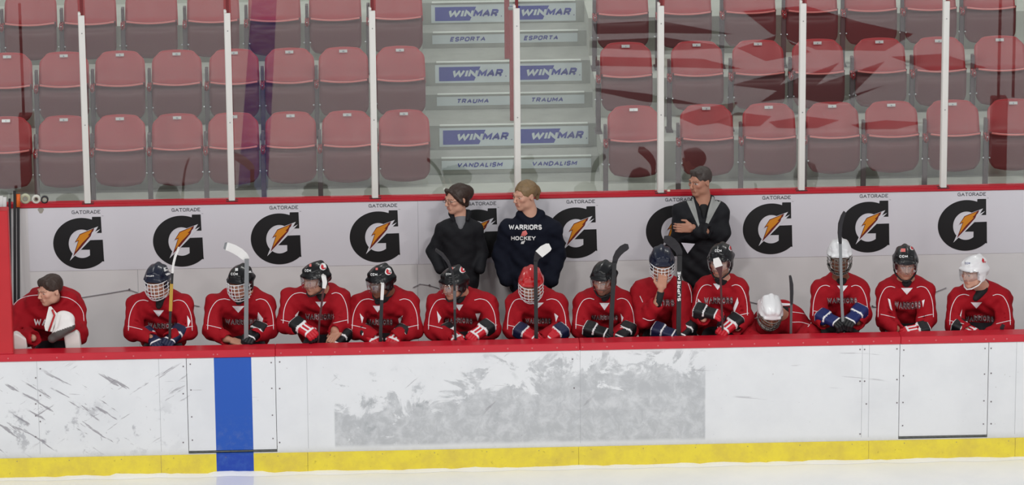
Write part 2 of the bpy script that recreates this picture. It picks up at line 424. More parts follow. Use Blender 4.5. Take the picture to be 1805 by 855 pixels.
def board_material():
    m, nt, b = nodes('scuffed_white_board'); T = NT(nt)
    g = nt.nodes.new('ShaderNodeNewGeometry'); pos = g.outputs['Position']
    sp = nt.nodes.new('ShaderNodeSeparateXYZ'); nt.links.new(pos, sp.inputs[0]); X, Z = sp.outputs[0], sp.outputs[2]
    white = L(226, 227, 229)
    n1 = T.noise(pos, 2.2, 6, .6)
    col = T.mix(T.m('MULTIPLY', T.ss(n1, .35, .75), .22), white, L(188, 190, 196))
    # large worn patch where an advert was pulled off
    nb = T.noise(pos, 3.0, 9, .68, ((1, 1, 1.3), (0, .25, 0)), .6)
    bx = T.ss(X, -1.55, 1.3); bz = T.m('SUBTRACT', 1.0, T.ss(Z, .35, 1.0))
    bias = T.m('ADD', T.m('MULTIPLY', bx, .19), T.m('MULTIPLY', bz, .27))
    v = T.m('ADD', nb, bias)
    box = T.m('MULTIPLY', T.band(X, -1.5, 1.545, .008), T.band(Z, .22, .985, .02))
    patch = T.m('MULTIPLY', T.ss(v, .66, .72), box)
    fine = T.noise(pos, 22, 5, .7)
    patch = T.m('MULTIPLY', patch, T.m('ADD', .28, T.m('MULTIPLY', T.ss(T.noise(pos, 8, 9, .72, None, .4), .32, .62), .36)))
    col = T.mix(patch, col, L(150, 153, 157))
    dk = T.m('MULTIPLY', T.m('MULTIPLY', T.ss(T.noise(pos, 4.4, 6, .6), .58, .66), T.band(X, -1.25, .1, .05)), T.band(Z, .3, .85, .08))
    dk = T.m('MULTIPLY', dk, T.m('SUBTRACT', 1.0, bx))
    col = T.mix(T.m('MULTIPLY', dk, .55), col, L(138, 143, 147))
    # diagonal puck and stick marks
    for rot, st, sc, lo, a, b2, zl, zh, s in ((.6, (1, 1, 7), 2.6, .585, -9, -3.1, .2, .9, .8), (-.55, (1, 1, 9), 2.2, .615, -9, -2.7, .3, .95, .7),
                                          (-.75, (1, 1, 8), 2.0, .66, -1.6, .6, .4, 1.0, .5), (.02, (1, 1, 16), 1.6, .68, -9, 9, .5, .99, .5),
                                          (.0, (3, 1, 1), 7, .66, -9, -2.8, .2, .55, .5), (.1, (1, 1, 22), 1.3, .66, 1.7, 3.0, .55, 1.0, .5)):
        nn = T.noise(pos, sc, 5, .6, ((st[0], 1, st[2]), (0, rot, 0)), .2)
        k = T.m('MULTIPLY', T.m('MULTIPLY', T.ss(nn, lo, lo+.04), T.band(X, a, b2, .1)), T.band(Z, zl, zh, .06))
        col = T.mix(T.m('MULTIPLY', k, s), col, L(140, 136, 142))
    blobs = T.m('MULTIPLY', T.m('MULTIPLY', T.ss(T.noise(pos, 6.0, 6, .65), .55, .63), T.band(X, -9, -2.9, .3)), T.band(Z, .22, .60, .12))
    col = T.mix(T.m('MULTIPLY', blobs, .5), col, L(128, 128, 136))
    specks = T.ss(T.noise(pos, 45, 2, .5), .72, .76)
    col = T.mix(T.m('MULTIPLY', specks, .35), col, L(120, 110, 112))
    low = T.m('SUBTRACT', 1.0, T.ss(Z, .175, .24))
    col = T.mix(T.m('MULTIPLY', low, T.m('MULTIPLY', fine, .5)), col, L(165, 166, 160))
    # painted blue line running up the boards
    wb = T.ss(T.noise(pos, 16, 6, .7), .45, .8)
    blue = T.mix(T.m('MULTIPLY', T.m('MULTIPLY', wb, .45), T.m('SUBTRACT', 1.0, T.ss(Z, .2, .65))), L(42, 88, 178), L(120, 130, 165))
    col = T.mix(T.band(X, -2.475, -2.17, .001), col, blue)
    nt.links.new(col, b.inputs['Base Color']); b.inputs['Roughness'].default_value = .38; b.inputs['Specular IOR Level'].default_value = .3
    return m
def kick_material():
    m, nt, b = nodes('yellow_kick_plate'); T = NT(nt)
    g = nt.nodes.new('ShaderNodeNewGeometry'); pos = g.outputs['Position']
    sp = nt.nodes.new('ShaderNodeSeparateXYZ'); nt.links.new(pos, sp.inputs[0])
    col = T.mix(T.ss(T.noise(pos, 5, 7, .7), .3, .75), L(236, 216, 60), L(216, 192, 72))
    col = T.mix(T.m('MULTIPLY', T.ss(T.noise(pos, 26, 4, .7), .62, .72), .5), col, L(160, 135, 40))
    blue = T.mix(T.ss(T.noise(pos, 18, 5, .6), .4, .8), L(22, 66, 168), L(50, 90, 175))
    col = T.mix(T.band(sp.outputs[0], -2.475, -2.17, .001), col, blue)
    nt.links.new(col, b.inputs['Base Color']); b.inputs['Roughness'].default_value = .4
    return m
def ice_material():
    m, nt, b = nodes('ice'); T = NT(nt)
    g = nt.nodes.new('ShaderNodeNewGeometry'); pos = g.outputs['Position']
    sp = nt.nodes.new('ShaderNodeSeparateXYZ'); nt.links.new(pos, sp.inputs[0])
    col = T.mix(T.ss(T.noise(pos, 1.5, 7, .65), .3, .7), L(238, 240, 244), L(246, 247, 249))
    snow = T.m('ADD', T.ss(sp.outputs[1], -1.3, -.5), T.m('MULTIPLY', T.ss(T.noise(pos, 3, 6, .7), .4, .6), .3), clamp=True)
    line = T.mix(snow, L(44, 70, 170), L(222, 224, 242))
    col = T.mix(T.band(sp.outputs[0], -2.475, -2.17, .004), col, line)
    nt.links.new(col, b.inputs['Base Color']); b.inputs['Roughness'].default_value = .35; b.inputs['Specular IOR Level'].default_value = .3
    return m
BOARD = board_material(); KICK = kick_material(); ICE = ice_material()
RED = mat('red_board_cap', L(190, 26, 44), .35, bump=.05, bscale=40, var=.12, vscale=3)
REDP = mat('red_painted_partition', L(186, 24, 34), .45, var=.1, vscale=5)
STEEL = mat('screw_steel', L(150, 130, 130), .4, .7)
DARKGAP = mat('dark_gap', L(30, 30, 32), .9)
CONC = mat('concrete', L(180, 184, 174), .85, bump=.1, bscale=30, var=.22, vscale=3.5)
CONCR = mat('concrete_riser', L(152, 156, 148), .85, bump=.1, bscale=30, var=.22, vscale=6)

b = MB(); b.box((-16, -26, -.05), (16, 0.0, 0)); struct(b.build('floor_ice', ICE)).name = 'floor_ice'
# snow scraped against the boards
xs = np.arange(-6, 6, .05); b = MB()
V = []; 
for x in xs:
    hgt = .006+.012*abs(math.sin(x*3.1)*math.sin(x*7.7+1))+.006*random.random(); dp = .03+.03*abs(math.sin(x*5.3))
    if -2.55 < x < -2.1 or -3.35 < x < -2.9: hgt += .012
    V += [(x, -dp-.02, 0.001), (x, -.012, hgt), (x, -.002, hgt)]
F = [[3*i+k, 3*i+k+1, 3*i+k+4, 3*i+k+3] for i in range(len(xs)-1) for k in (0, 1)]
b.add(V, [f[::-1] for f in F])
tag(b.build('snow_ridge', mat('snow', L(240, 241, 246), .7, bump=.3, bscale=60), smooth=True), 'low ridge of scraped snow against the yellow kick plate', 'snow', kind='stuff')

# front boards with two bench doors cut in
XL, XR = -5.2, 5.2
D1 = (P(330.5, 700, 0)[0], P(486, 700, 0)[0]); D2 = (P(1585.5, 690, 0)[0], P(1741, 690, 0)[0])
DZ = .205
b = MB()
for a, c in ((XL, D1[0]-.004), (D1[1]+.004, D2[0]-.004), (D2[1]+.004, XR)):
    b.box((a, 0, 0), (c, .06, CAPZ-.064))
for d in (D1, D2): b.box((d[0]-.004, 0, 0), (d[1]+.004, .06, DZ-.022)); b.box((d[0]-.004, .03, DZ-.022), (d[1]+.004, .06, DZ))
wf = struct(b.build('wall_front', BOARD))
# panel seams and screw heads on the boards
b = MB()
for px in (67, 281.5, 542, 1023, 1519, 1531.5, 1790):
    x = P(px, 700, 0)[0]; b.box((x-.0012, -.0008, KICKZ+.03), (x+.0012, .001, CAPZ-.066))
b.build('seam', mat('seam_grey', L(165, 166, 170), .8), wf)
b = MB()
scr = []
for px, pys in ((71, (650, 697, 743)), (63, (666, 712, 733, 770)), (323, (646, 694, 780)), (493, (638, 685, 780)), (1516, (616, 672, 765)), (1524, (616, 672)), (1581, (615, 669, 710)), (1747, (614, 658, 708, 747)), (1009, (633,)), (1527, (712,)), (1012, (684,))):
    for py in pys:
        p = P(px, py, 0); scr.append((p[0], p[2]))
for x, z in scr:
    q = MB(); q.tube([(x, .002, z), (x, -.003, z)], .0065, 8); q.build('screw', mat('dark_screw', L(128, 120, 124), .5, .5), wf)
for i, d in enumerate((D1, D2)):
    b = MB(); b.box((d[0], -.002, DZ), (d[1], .045, CAPZ-.066), bev=.003)
    dr = struct(b.build('door_%d' % (i+1), BOARD))
    for x in (d[0]+.03, d[1]-.03):
        for z in (.95, .73, .5, .3):
            q = MB(); q.tube([(x, 0, z), (x, -.005, z)], .006, 8); q.build('screw', mat('dark_screw', L(128, 120, 124), .5, .5), dr)
    q = MB(); q.box((d[0]+.01, .046, .9), (d[0]+.2, .07, .93), bev=.004); q.build('latch', STEEL, dr)
    q = MB(); q.box((d[0], -.004, DZ-.012), (d[1], .03, DZ-.003)); q.build('sweep', mat('rubber_sweep', L(96, 98, 94), .8, var=.7, vscale=30), dr)
b = MB()
segs = [XL, P(284, 810, 0)[0], P(542.5, 810, 0)[0], P(1020, 810, 0)[0], P(1531, 790, 0)[0], P(1789, 790, 0)[0], XR]
for a, c in zip(segs[:-1], segs[1:]): b.box((a+.001, -.009, 0), (c-.001, .0, KICKZ), bev=.002)
kp = struct(b.build('trim_1', KICK)); kp['label'] = 'yellow kick plate along the ice'
for px in list(range(30, 1800, 92)):
    p = P(px, 812-px*.022, -.009); q = MB(); q.tube([(p[0], -.008, .15), (p[0], -.011, .15)], .004, 6); q.build('screw', STEEL, kp)
# red cap / ledge over the boards
b = MB()
segs = [XL, P(485, 612, 0)[0], P(1022, 600, 0)[0], P(1588, 590, 0)[0], XR]
for a, c in zip(segs[:-1], segs[1:]): b.box((a+.0008, -.012, CAPZ-.064), (c-.0008, .147, CAPZ), bev=.005)
cp = struct(b.build('trim_2', RED))
for px in [14, 54, 100, 146, 187, 235, 283, 331, 376, 383, 440, 446, 495, 548, 590, 634, 676, 721, 765, 808, 853, 895, 938, 982, 1016, 1027, 1070, 1115, 1160, 1205, 1250, 1290, 1330, 1372, 1416, 1459, 1503, 1540, 1571, 1603, 1650, 1695, 1738, 1752, 1775]:
    p = P(px, 625-px*.0205, -.012); q = MB(); q.tube([(p[0], -.011, CAPZ-.034), (p[0], -.0155, CAPZ-.034)], .0065, 8)
    q.build('screw', mat('pale_screw', L(205, 110, 115) if px not in (1459,) else L(240, 240, 240), .3, .3), cp)
# framework behind the boards, bench floor, bench
b = MB()
for x in np.arange(-5, 5.1, 1.0): b.box((x-.03, .06, 0), (x+.03, .12, CAPZ-.066))
b.box((XL, .06, .5), (XR, .10, .55))
b.build('board_frame', mat('galvanised', L(140, 142, 145), .5, .6), wf)
b = MB(); b.box((XL, .06, 0), (XR, YG+.05, FLOORZ)); struct(b.build('floor_bench', mat('rubber_floor', L(52, 52, 56), .9, var=.3, vscale=8)))
bn = empty('player_bench', (0, .74, FLOORZ), 'long wooden players bench behind the red topped boards', 'bench')
b = MB(); b.box((-4.6, .60, .775), (4.4, .95, .815), bev=.006); b.build('seat', mat('bench_wood', L(150, 120, 84), .6, var=.2, vscale=7), bn, org=(0, .74, FLOORZ))
for x in np.arange(-4.3, 4.4, 1.07):
    b = MB(); b.box((x-.03, .64, FLOORZ), (x+.03, .9, .775), bev=.004); b.build('leg', mat('galvanised', L(140, 142, 145), .5, .6), bn, org=(0, .74, FLOORZ))

# back wall of the bench
WALLW = mat('white_wall_lower', L(226, 223, 224), .5, var=.04, vscale=2)
WALLB = mat('white_banner', L(224, 222, 229), .42, var=.02, vscale=2)
b = MB(); b.box((XL, YG-.02, FLOORZ), (XR, YG+.06, WALLZ-.012)); wb = struct(b.build('wall_back', WALLW))
zb = P(500, 470, YG-.02)[2]
b = MB(); b.box((P(50, 400, YG)[0], YG-.024, zb), (XR, YG-.018, WALLZ-.014)); b.build('banner', WALLB, wb)
b = MB()
for px in (243, 736, 1228, 1720):
    x = P(px, 490, YG-.02)[0]; b.box((x-.0015, YG-.0215, FLOORZ), (x+.0015, YG-.018, zb))
x = P(737, 400, YG-.02)[0]; b.box((x-.0012, YG-.0252, zb), (x+.0012, YG-.02, WALLZ-.014))
b.build('seam', mat('seam_grey', L(165, 166, 170), .8), wb)
b = MB(); b.box((XL, YG-.035, WALLZ-.014), (XR, YG+.10, WALLZ+.012), bev=.004); b.box((XL, YG-.028, WALLZ+.012), (XR, YG-.018, WALLZ+.022), bev=.002)
struct(b.build('trim_3', RED))
# thin cord pinned along the wall
for i, pts in enumerate((((128, 527), (152, 523), (190, 517), (228, 510.5), (243, 516)), ((338, 537), (352, 540)), ((728, 507), (740, 500.5), (757, 503), (775, 509)), ((1318, 531), (1340, 536)), ((1538, 540), (1552, 542)), ((1648, 515), (1668, 507)))):
    w3 = [P(x, y, YG-.032) for x, y in pts]; b = MB(); b.tube(w3, .0035, 6)
    lab = ['thin grey cord pinned to the wall beside the bareheaded goalie', 'short bit of grey cord on the wall between the first two caged players', 'grey cord pinned on the wall left of the woman in the black jacket', 'short grey cord on the wall left of the bent over player', 'short grey cord on the wall just right of the blue gloved player', 'short grey cord on the wall left of the rightmost player'][i]
    co = empty('wall_cord', w3[0], lab, 'cord'); b.build('cord', mat('cord_grey', L(160, 156, 160), .7), co, True, org=w3[0])
    q = MB(); q.tube([w3[-2]+np.array([0, .012, 0]), w3[-2]-np.array([0, .006, 0])], .008, 8); q.build('pin', mat('dark_screw', L(128, 120, 124), .5, .5), co, org=w3[0])

# ---- printed logos on the banner
U = 1/5.7/208.3
BLACKP = mat('print_black', L(22, 24, 26), .5); WHITEP = mat('print_white', L(226, 225, 232), .45); ORANGE = mat('print_orange', L(222, 142, 32), .5)
DRED = mat('print_dark_red', L(112, 30, 24), .5); GREYP = mat('print_grey', L(72, 74, 82), .5)
def arc(cx, cy, rx, ry, a0, a1, n=40):
    return [(cx+rx*math.cos(math.radians(a0+(a1-a0)*i/n)), cy+ry*math.sin(math.radians(a0+(a1-a0)*i/n))) for i in range(n+1)]
Gp = [(540, 160), (628, 160), (632, 328), (517, 328)]+arc(430, 438, 133, 149, -47, -305, 44)+[(507, 582), (507, 500), (418, 500), (515, 402), (640, 400), (646, 628)] + arc(430, 435, 288, 266, 41, 292, 60)
BW = [(599, 260), (410, 328), (349, 428), (384, 416), (303, 612), (425, 492), (618, 288), (566, 314)]
BD = [(560, 276), (411, 336), (357, 423), (392, 408), (338, 566), (420, 478), (520, 360), (534, 322), (548, 308)]
BO = [(536, 292), (415, 343), (372, 409), (401, 396), (362, 520), (430, 432), (470, 392), (508, 352), (492, 350), (520, 322)]
gx0 = P(178.3, 381, YG)[0]; gx1 = P(1738.5, 352, YG)[0]
GZ = np.interp
def gat(px_right, y_top, idx):
    o = P(px_right, y_top, YG-.024); ox, oz = o[0], o[2]
    f = lambda p: (ox+(p[0]-630)*U, oz-(p[1]-160)*U)
    for nm, poly, y, mm in (('printed_letter', Gp, YG-.0262, BLACKP), ('printed_bolt_edge', BW, YG-.0275, WHITEP), ('printed_bolt_shadow', BD, YG-.0285, DRED), ('printed_bolt', BO, YG-.0295, ORANGE)):
        q = MB(); q.prism([f(p) for p in poly], y, YG-.0225); q.build(nm, mm, wb)
    a = f((338, 126)); c = f((626, 90)); text_on_wall('GATORADE', a[0], c[0], a[1], c[1], YG-.0255, GREYP, wb, 'printed_word', bold=.17, serif=.16)
    a = f((638, 156)); c = f((654, 148)); text_on_wall('TM', a[0], c[0], a[1], c[1], YG-.0255, GREYP, wb, 'printed_word', bold=.2)
for i in range(10):
    x = gx0+(gx1-gx0)*i/9
    px = [178, 354, 526.5, 701, 875.5, 1049.5, 1223.5, 1394.5, 1566, 1738.5][i]
    yt = np.interp(px, [178, 354, 526.5, 701, 1049.5, 1394.5, 1566, 1738.5], [382, 378, 374, 370.5, 363.5, 356.5, 353.5, 350.5])
    gat(px, yt, i)
b = MB(); c = P(72, 371, YG-.0245); b.prism([(c[0]+.03*math.cos(a)*(.8+.2*math.sin(3*a)), c[2]+.026*math.sin(a)) for a in np.arange(0, 6.28, .4)], YG-.0255, YG-.022); b.build('tape_residue', mat('residue', L(165, 160, 150), .8), wb)

# ---- glass and posts above the wall
GLASS = clearmat('rink_glass', .054, (.985, .99, .985, 1))
POST = mat('white_post', L(228, 226, 221), .4, var=.03, vscale=6)
p0, dp = -3.55398, 1.21263
PX = [P(x, y, YG-.02)[0] for x, y in ((154.8, 356), (409, 350), (661.5, 345), (913.3, 340), (1165, 335), (1413, 330), (1663, 326))]
PX = [PX[0]-dp]+PX+[PX[-1]+dp]
ordn = ['', 'first', 'second', 'third', 'fourth', 'fifth', 'sixth', 'last', '']
for i, x in enumerate(PX[1:-1]):
    p = empty('glass_post', (x, YG, WALLZ+.012), '%s white post from the left clamping the rink glass on the red ledge' % ordn[i+1], 'post', 'white glass posts')
    org = (x, YG, WALLZ+.012); b = MB(); h = 1.64
    b.box((x-.0255, YG-.035, WALLZ+.018), (x+.0255, YG-.012, WALLZ+h), bev=.003)
    b.box((x-.03, YG-.012, WALLZ+.018), (x-.006, YG+.03, WALLZ+h+.024), bev=.003); b.build('channel', POST, p, org=org)
    b = MB(); b.box((x-.012, YG-.010, WALLZ+h), (x+.014, YG+.03, WALLZ+h+.35)); b.build('core', mat('post_core_red', L(112, 26, 30), .6), p, org=org)
    b = MB(); b.box((x-.05, YG-.034, WALLZ+.009), (x+.05, YG+.03, WALLZ+.018), bev=.002); b.build('base_clip', mat('dark_clip', L(52, 44, 44), .7), p, org=org)
    for z in (WALLZ+h-.15, WALLZ+.7):
        b = MB(); b.tube([(x, YG-.034, z), (x, YG-.038, z)], .006, 8); b.build('screw', mat('post_screw', L(160, 158, 156), .5, .3), p, org=org)
for i in range(8):
    a, c = PX[i]+.031, PX[i+1]-.031
    b = MB(); b.box((a, YG-.006, WALLZ+.016), (c, YG+.006, WALLZ+1.95))
    nm = ['left of the first white post', 'between the first and second white posts', 'between the second and third white posts', 'between the third and fourth white posts', 'between the fourth and fifth white posts', 'between the fifth and sixth white posts', 'between the sixth and last white posts', 'right of the last white post'][i]
    tag(b.build('rink_glass', GLASS), 'clear rink glass panel '+nm, 'glass panel', 'rink glass panels behind the bench')

# ---- red partition posts at both ends of the bench
def partition(pxa, pxb, label, rods):
    a = P(pxa, 600, 0.0)[0]; c = P(pxb, 600, 0.0)[0]; zt = P(10, 368, .07)[2]
    p = empty('red_partition', ((a+c)/2, .1, CAPZ), label, 'partition'); org = ((a+c)/2, .1, CAPZ)
    b = MB(); b.box((a, .0, CAPZ+.0005), (c, .14, zt), bev=.006); b.build('panel', REDP, p, org=org)
    b = MB(); b.box((a-.002, -.003, CAPZ+.0005), (c+.002, .144, CAPZ+.012), bev=.003); b.build('foot', RED, p, org=org)
    for rx in rods:
        b = MB(); b.box((a+rx-.012, .08, zt), (a+rx+.012, .105, zt+1.0), bev=.002); b.build('rod', mat('post_core_red', L(112, 26, 30), .6), p, org=org)
partition(-6, 22.5, 'tall red partition post standing on the ledge at the left end', (.045,))
partition(1846, 1876, 'tall red partition post just past the right end, seen mirrored in the glass', (.06, .19))

# ---- paint on the ice further out, seen mirrored in the glass
def icepoly(name, pts, m, z=.0015):
    w3 = [on_ice_in_glass(x, y) for x, y in pts]; q = MB()
    ar = sum(w3[i][0]*w3[(i+1) % len(w3)][1]-w3[(i+1) % len(w3)][0]*w3[i][1] for i in range(len(w3)))
    idx = list(range(len(w3)));  idx = idx if ar > 0 else idx[::-1]
    V = [(p[0], p[1], z) for p in w3]; q.add(V, [idx])
    return q.build(name, m, ice_logo)
ice_logo = bpy.data.objects['floor_ice']
IR = mat('ice_paint_red', L(130, 30, 40), .4); IB = mat('ice_paint_black', L(30, 28, 34), .4)
for pts, mm in (([(1045, 42), (1160, 36), (1290, 60), (1160, 58), (1050, 60)], IB), ([(1040, 72), (1170, 66), (1300, 84), (1160, 90), (1040, 84)], IB), ([(1050, 100), (1240, 104), (1310, 122), (1160, 118), (1050, 116)], IR),
                ([(1050, 155), (1140, 165), (1240, 185), (1140, 180), (1045, 160)], IB),
                ([(1190, 205), (1240, 190), (1300, 180), (1280, 215), (1230, 222)], IR), ([(1260, 215), (1300, 198), (1360, 205), (1340, 222), (1290, 224)], IR), ([(1355, 215), (1420, 205), (1480, 212), (1440, 226), (1370, 226)], IR),
                ([(1500, 220), (1560, 212), (1630, 216), (1580, 228), (1520, 228)], IR),
                ([(1290, 150), (1400, 120), (1375, 150), (1480, 110), (1440, 150), (1560, 108), (1500, 168), (1560, 150), (1470, 185), (1400, 172), (1340, 180), (1370, 160)], IB),
                ([(1310, 20), (1420, 10), (1520, 40), (1610, 60), (1560, 90), (1440, 88), (1360, 60)], IR), ([(1570, 100), (1660, 95), (1740, 120), (1640, 125)], IR),
                ([(1300, 85), (1370, 62), (1430, 92), (1350, 108)], IR)):
    icepoly('ice_paint', pts, mm)
cx, cy = on_ice_in_glass(1440, 120)[:2]

# =====================================================================================
#                                    THE STANDS
# =====================================================================================
DK = 1.60
RISE, RUN, D2Y = .352, .95, 3.2
Y1 = PZ(910, 304.5, DK)[1]
XA0 = P(757, 300, Y1)[0]; XA1 = P(1052, 300, Y1)[0]
b = MB()
# decks left and right of the aisle; a cross walk in front of row one
b.box((-7.5, YG+.06, 0), (7.5, D2Y, DK))
for k in range(1, 5):
    ya = D2Y+(k-1)*RUN
    for (a, c) in ((-7.5, XA0-.02), (XA1+.02, 7.5)): b.box((a, ya, 0), (c, ya+RUN+.01, DK+k*RISE))
b.box((-7.5, D2Y+4*RUN, 0), (7.5, D2Y+4*RUN+.2, 5.5))
struct(b.build('floor_stands', CONC))
stair = MB(); z = DK; y = D2Y; steps = []
stair.box((XA0-.02, D2Y, 0), (XA1+.02, Y1, DK))
for k, (rb, nt_) in enumerate(((304.5, 277), (260, 219.5), (191, 164.5), (149, 108), (83, 55.5), (41, 2.5), (-25, -52), (-66, -105))):
    yy = PZ(910, rb, z)[1]; z2 = P(910, nt_, yy)[2]; steps.append((yy, z2, k % 2 == 0, z2-z)); z = z2
for k, (yy, z, sm, _) in enumerate(steps):
    y2 = steps[k+1][0] if k < 7 else yy+.6
    stair.box((XA0-.02, yy, 0), (XA1+.02, y2+.001, z))
struct(stair.build('floor_stairs', CONCR))
NOSE = mat('white_nosing', L(205, 212, 204), .6, var=.08, vscale=12); SIGNW = mat('sign_white', L(196, 208, 208), .5); SIGNB = mat('sign_blue', L(52, 62, 150), .5)
words = ['VANDALISM', 'TRAUMA', 'ESPORTA', 'DRUG']
def xat(px, Y, Z):    # x of a pixel column at a given depth and height
    yv = proj((0, Y, Z))[1]; return P(px, yv, Y)[0]
lev = [('lowest', 0), ('middle', 1), ('highest', 2)]
# pixel extents per step: (nose x0,x1), left sign x0,x1, right sign x0,x1 ; text extents left/right
SP = [((778, 1042), (778.5, 905), (905.5, 1042), (805, 887), (937, 1018)),
      ((775, 1036), (774.5, 906), (906.5, 1037), (781, 898, 803), (913, 1030, 934)),
      ((771, 1030), (770, 899), (899.5, 1030), (805, 863), (936, 994)),
      ((769, 1024), (767, 899), (899.5, 1025.5), (774, 888, 795), (904, 1018, 925)),
      ((763, 1019), (762, 890), (890.5, 1018), (793, 857), (923, 985)),
      ((761, 1014), (760, 889), (889.5, 1015), (767, 880, 788), (896, 1008, 916))]
for k, (yr, zt, small, _) in enumerate(steps[:6]):
    S = SP[k]
    xa, xb = xat(S[0][0], yr, zt), xat(S[0][1], yr, zt)
    q = MB(); q.box((xa, yr-.012, zt-.004), (xb, yr+.03, zt+.006), bev=.002)
    tag(q.build('stair_nosing', NOSE), 'white nosing strip on the stair edge above the %s %s sign pair' % (lev[k//2][0], words[k//2] if small else 'blue logo'), 'nosing', 'white stair nosings')
    for side in (0, 1):
        xa, xb = xat(S[1+side][0], yr, zt-.1), xat(S[1+side][1], yr, zt-.1)
        z1 = zt-.022; z0 = z1-(.083 if small else .170)
        lab = ('white sign reading %s, %s of the pair on the %s small step' if small else 'white and blue %s sign, %s of the pair on the %s tall step') % (words[k//2] if small else 'WINMAR', 'left' if side == 0 else 'right', lev[k//2][0])
        s = MB(); s.box((xa, yr-.006, z0), (xb, yr-.0005, z1)); so = tag(s.build('stair_sign', SIGNW), lab, 'sign', 'stair riser signs')
        T_ = S[3+side]
        if small:
            text_on_wall(words[k//2], xat(T_[0], yr, z0), xat(T_[1], yr, z0), z0+.021, z1-.018, yr-.0085, SIGNB, so, bold=.25, shear=.26)
        else:
            xt0, xt1, xw = (xat(v, yr, z0) for v in T_)
            hb = z1-z0; za, zb_ = z0+.018, z1-.02
            ts = (xt1-xt0); sh = .3*(zb_-za); xm = xt0+ts*.575
            q = MB(); q.prism([(xt0, za), (xm-.02, za), (xm+sh, zb_), (xt0, zb_)], yr-.008, yr-.005); q.build('blue_field', SIGNB, so)
            # letters: WIN in white on the blue field, MAR in blue
            V1, F1 = text2d('WIN', .27, .1); V2, F2 = text2d('MAR', .27, .08)
            tz0, tz1 = z0+.05, z1-.045; hh = tz1-tz0
            xi0 = xw; xj = xm+.012; xj1 = xt1
            for (VV, FF, u0, u1, mm) in ((V1, F1, xi0, xj+.01, SIGNW), (V2, F2, xj-.006, xj1, SIGNB)):
                X = u0+VV[:, 0]/VV[:, 0].max()*(u1-u0-.3*hh)+.3*hh*VV[:, 1]; Z = tz0+VV[:, 1]*hh
                mesh_np('lettering', np.stack([X, np.full_like(X, yr-.0105), Z], 1), FF, mm, so, False)
            q = MB(); q.tube([(xt1+.02, yr-.006, tz0+.006), (xt1+.02, yr-.009, tz0+.006)], .006, 10); q.build('registered_mark', mat('mark_grey', L(120, 126, 150), .6), so)
# handrail posts in the middle of the stairs
for px, py, k, nm in ((903.5, 212, 1, 'front'), (894, 103, 3, 'rear')):
    z = steps[k][1]; p = PZ(px, py, z); h = 1.02 if k == 1 else 1.3
    o = empty('handrail_post', (p[0], p[1], z), 'dull red square handrail post in the stair aisle, %s one' % nm, 'post')
    b = MB(); b.box((p[0]-.023, p[1]-.023, z+.0005), (p[0]+.023, p[1]+.023, z+h), bev=.004); b.build('pole', mat('dull_red_rail', L(150, 50, 54), .6, var=.1, vscale=10), o, org=(p[0], p[1], z))
    b = MB(); b.box((p[0]-.03, p[1]-.03, z+h), (p[0]+.03, p[1]+.03, z+h+.02), bev=.004); b.build('cap', mat('rail_cap', L(140, 145, 142), .6), o, org=(p[0], p[1], z))

# ---- folding seats
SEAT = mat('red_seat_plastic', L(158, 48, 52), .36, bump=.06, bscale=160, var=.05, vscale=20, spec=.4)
SEATD = mat('red_seat_pan_shaded', L(98, 44, 46), .45, bump=.06, bscale=160, var=.06, vscale=20, spec=.4)  # seat red darkened and greyed, the pan's shading put into the colour
STD = mat('seat_bracket_grey', L(96, 84, 86), .5, .3); CHR = mat('bright_bolt', L(225, 228, 230), .2, .9)
def seat_shell(w, kind):
    """grid surface; origin at seat base on deck, Y=0 is plane of seat front; returns V,F closed"""
    nu, nv = 14, 14; V = []; F = []
    for side in (0, 1):
        for j in range(nv+1):
            v = j/nv
            for i in range(nu+1):
                u = -1+2*i/nu
                if kind == 'back':
                    z = .47+(.775-.47)*v; hw = w/2*(.99-.04*v)
                    if v > .6: t = (v-.6)/.4; hw *= (1-.17*t**4)
                    zz = z-(.012*u*u+.55*max(0, abs(u)-.72)**2.2)*max(0, (v-.5)/.5)
                    y = .235+.10*v+.03*(1-u*u)  # curved, leaning back
                    y -= .02*math.exp(-((v)/.12)**2)
                else:
                    z = .205+(.535-.205)*v; hw = w/2*(.985)
                    if v < .32: t = (.32-v)/.32; hw *= (1-.22*t**2.6)
                    zz = z+(-.022*(1-u*u) if v < .08 else 0)*(1-v/.08)
                    zz -= .02*(1-u*u)*max(0, (v-.85)/.15)
                    y = .165-.02*(1-abs(2*v-1)**2)-.012*(1-u*u)
                    if v > .90: y -= .030*((v-.90)/.10)
                    elif v > .70: y += .034*math.sin((v-.70)/.20*PI)*(1-u**6)
                    if v < .1: y -= .012*(1-v/.1)
                th = .012 if kind == 'back' else .03
                V.append((u*hw, y+(th if side else 0), zz))
    n = (nu+1)*(nv+1); id_ = lambda s, i, j: s*n+j*(nu+1)+i
    for j in range(nv):
        for i in range(nu):
            F.append([id_(0, i, j), id_(0, i+1, j), id_(0, i+1, j+1), id_(0, i, j+1)])
            F.append([id_(1, i, j), id_(1, i, j+1), id_(1, i+1, j+1), id_(1, i+1, j)])
    for j in range(nv):
        F.append([id_(0, 0, j+1), id_(1, 0, j+1), id_(1, 0, j), id_(0, 0, j)]); F.append([id_(0, nu, j), id_(1, nu, j), id_(1, nu, j+1), id_(0, nu, j+1)])
    for i in range(nu):
        F.append([id_(0, i, 0), id_(1, i, 0), id_(1, i+1, 0), id_(0, i+1, 0)]); F.append([id_(0, i+1, nv), id_(1, i+1, nv), id_(1, i, nv), id_(0, i, nv)])
    return V, F
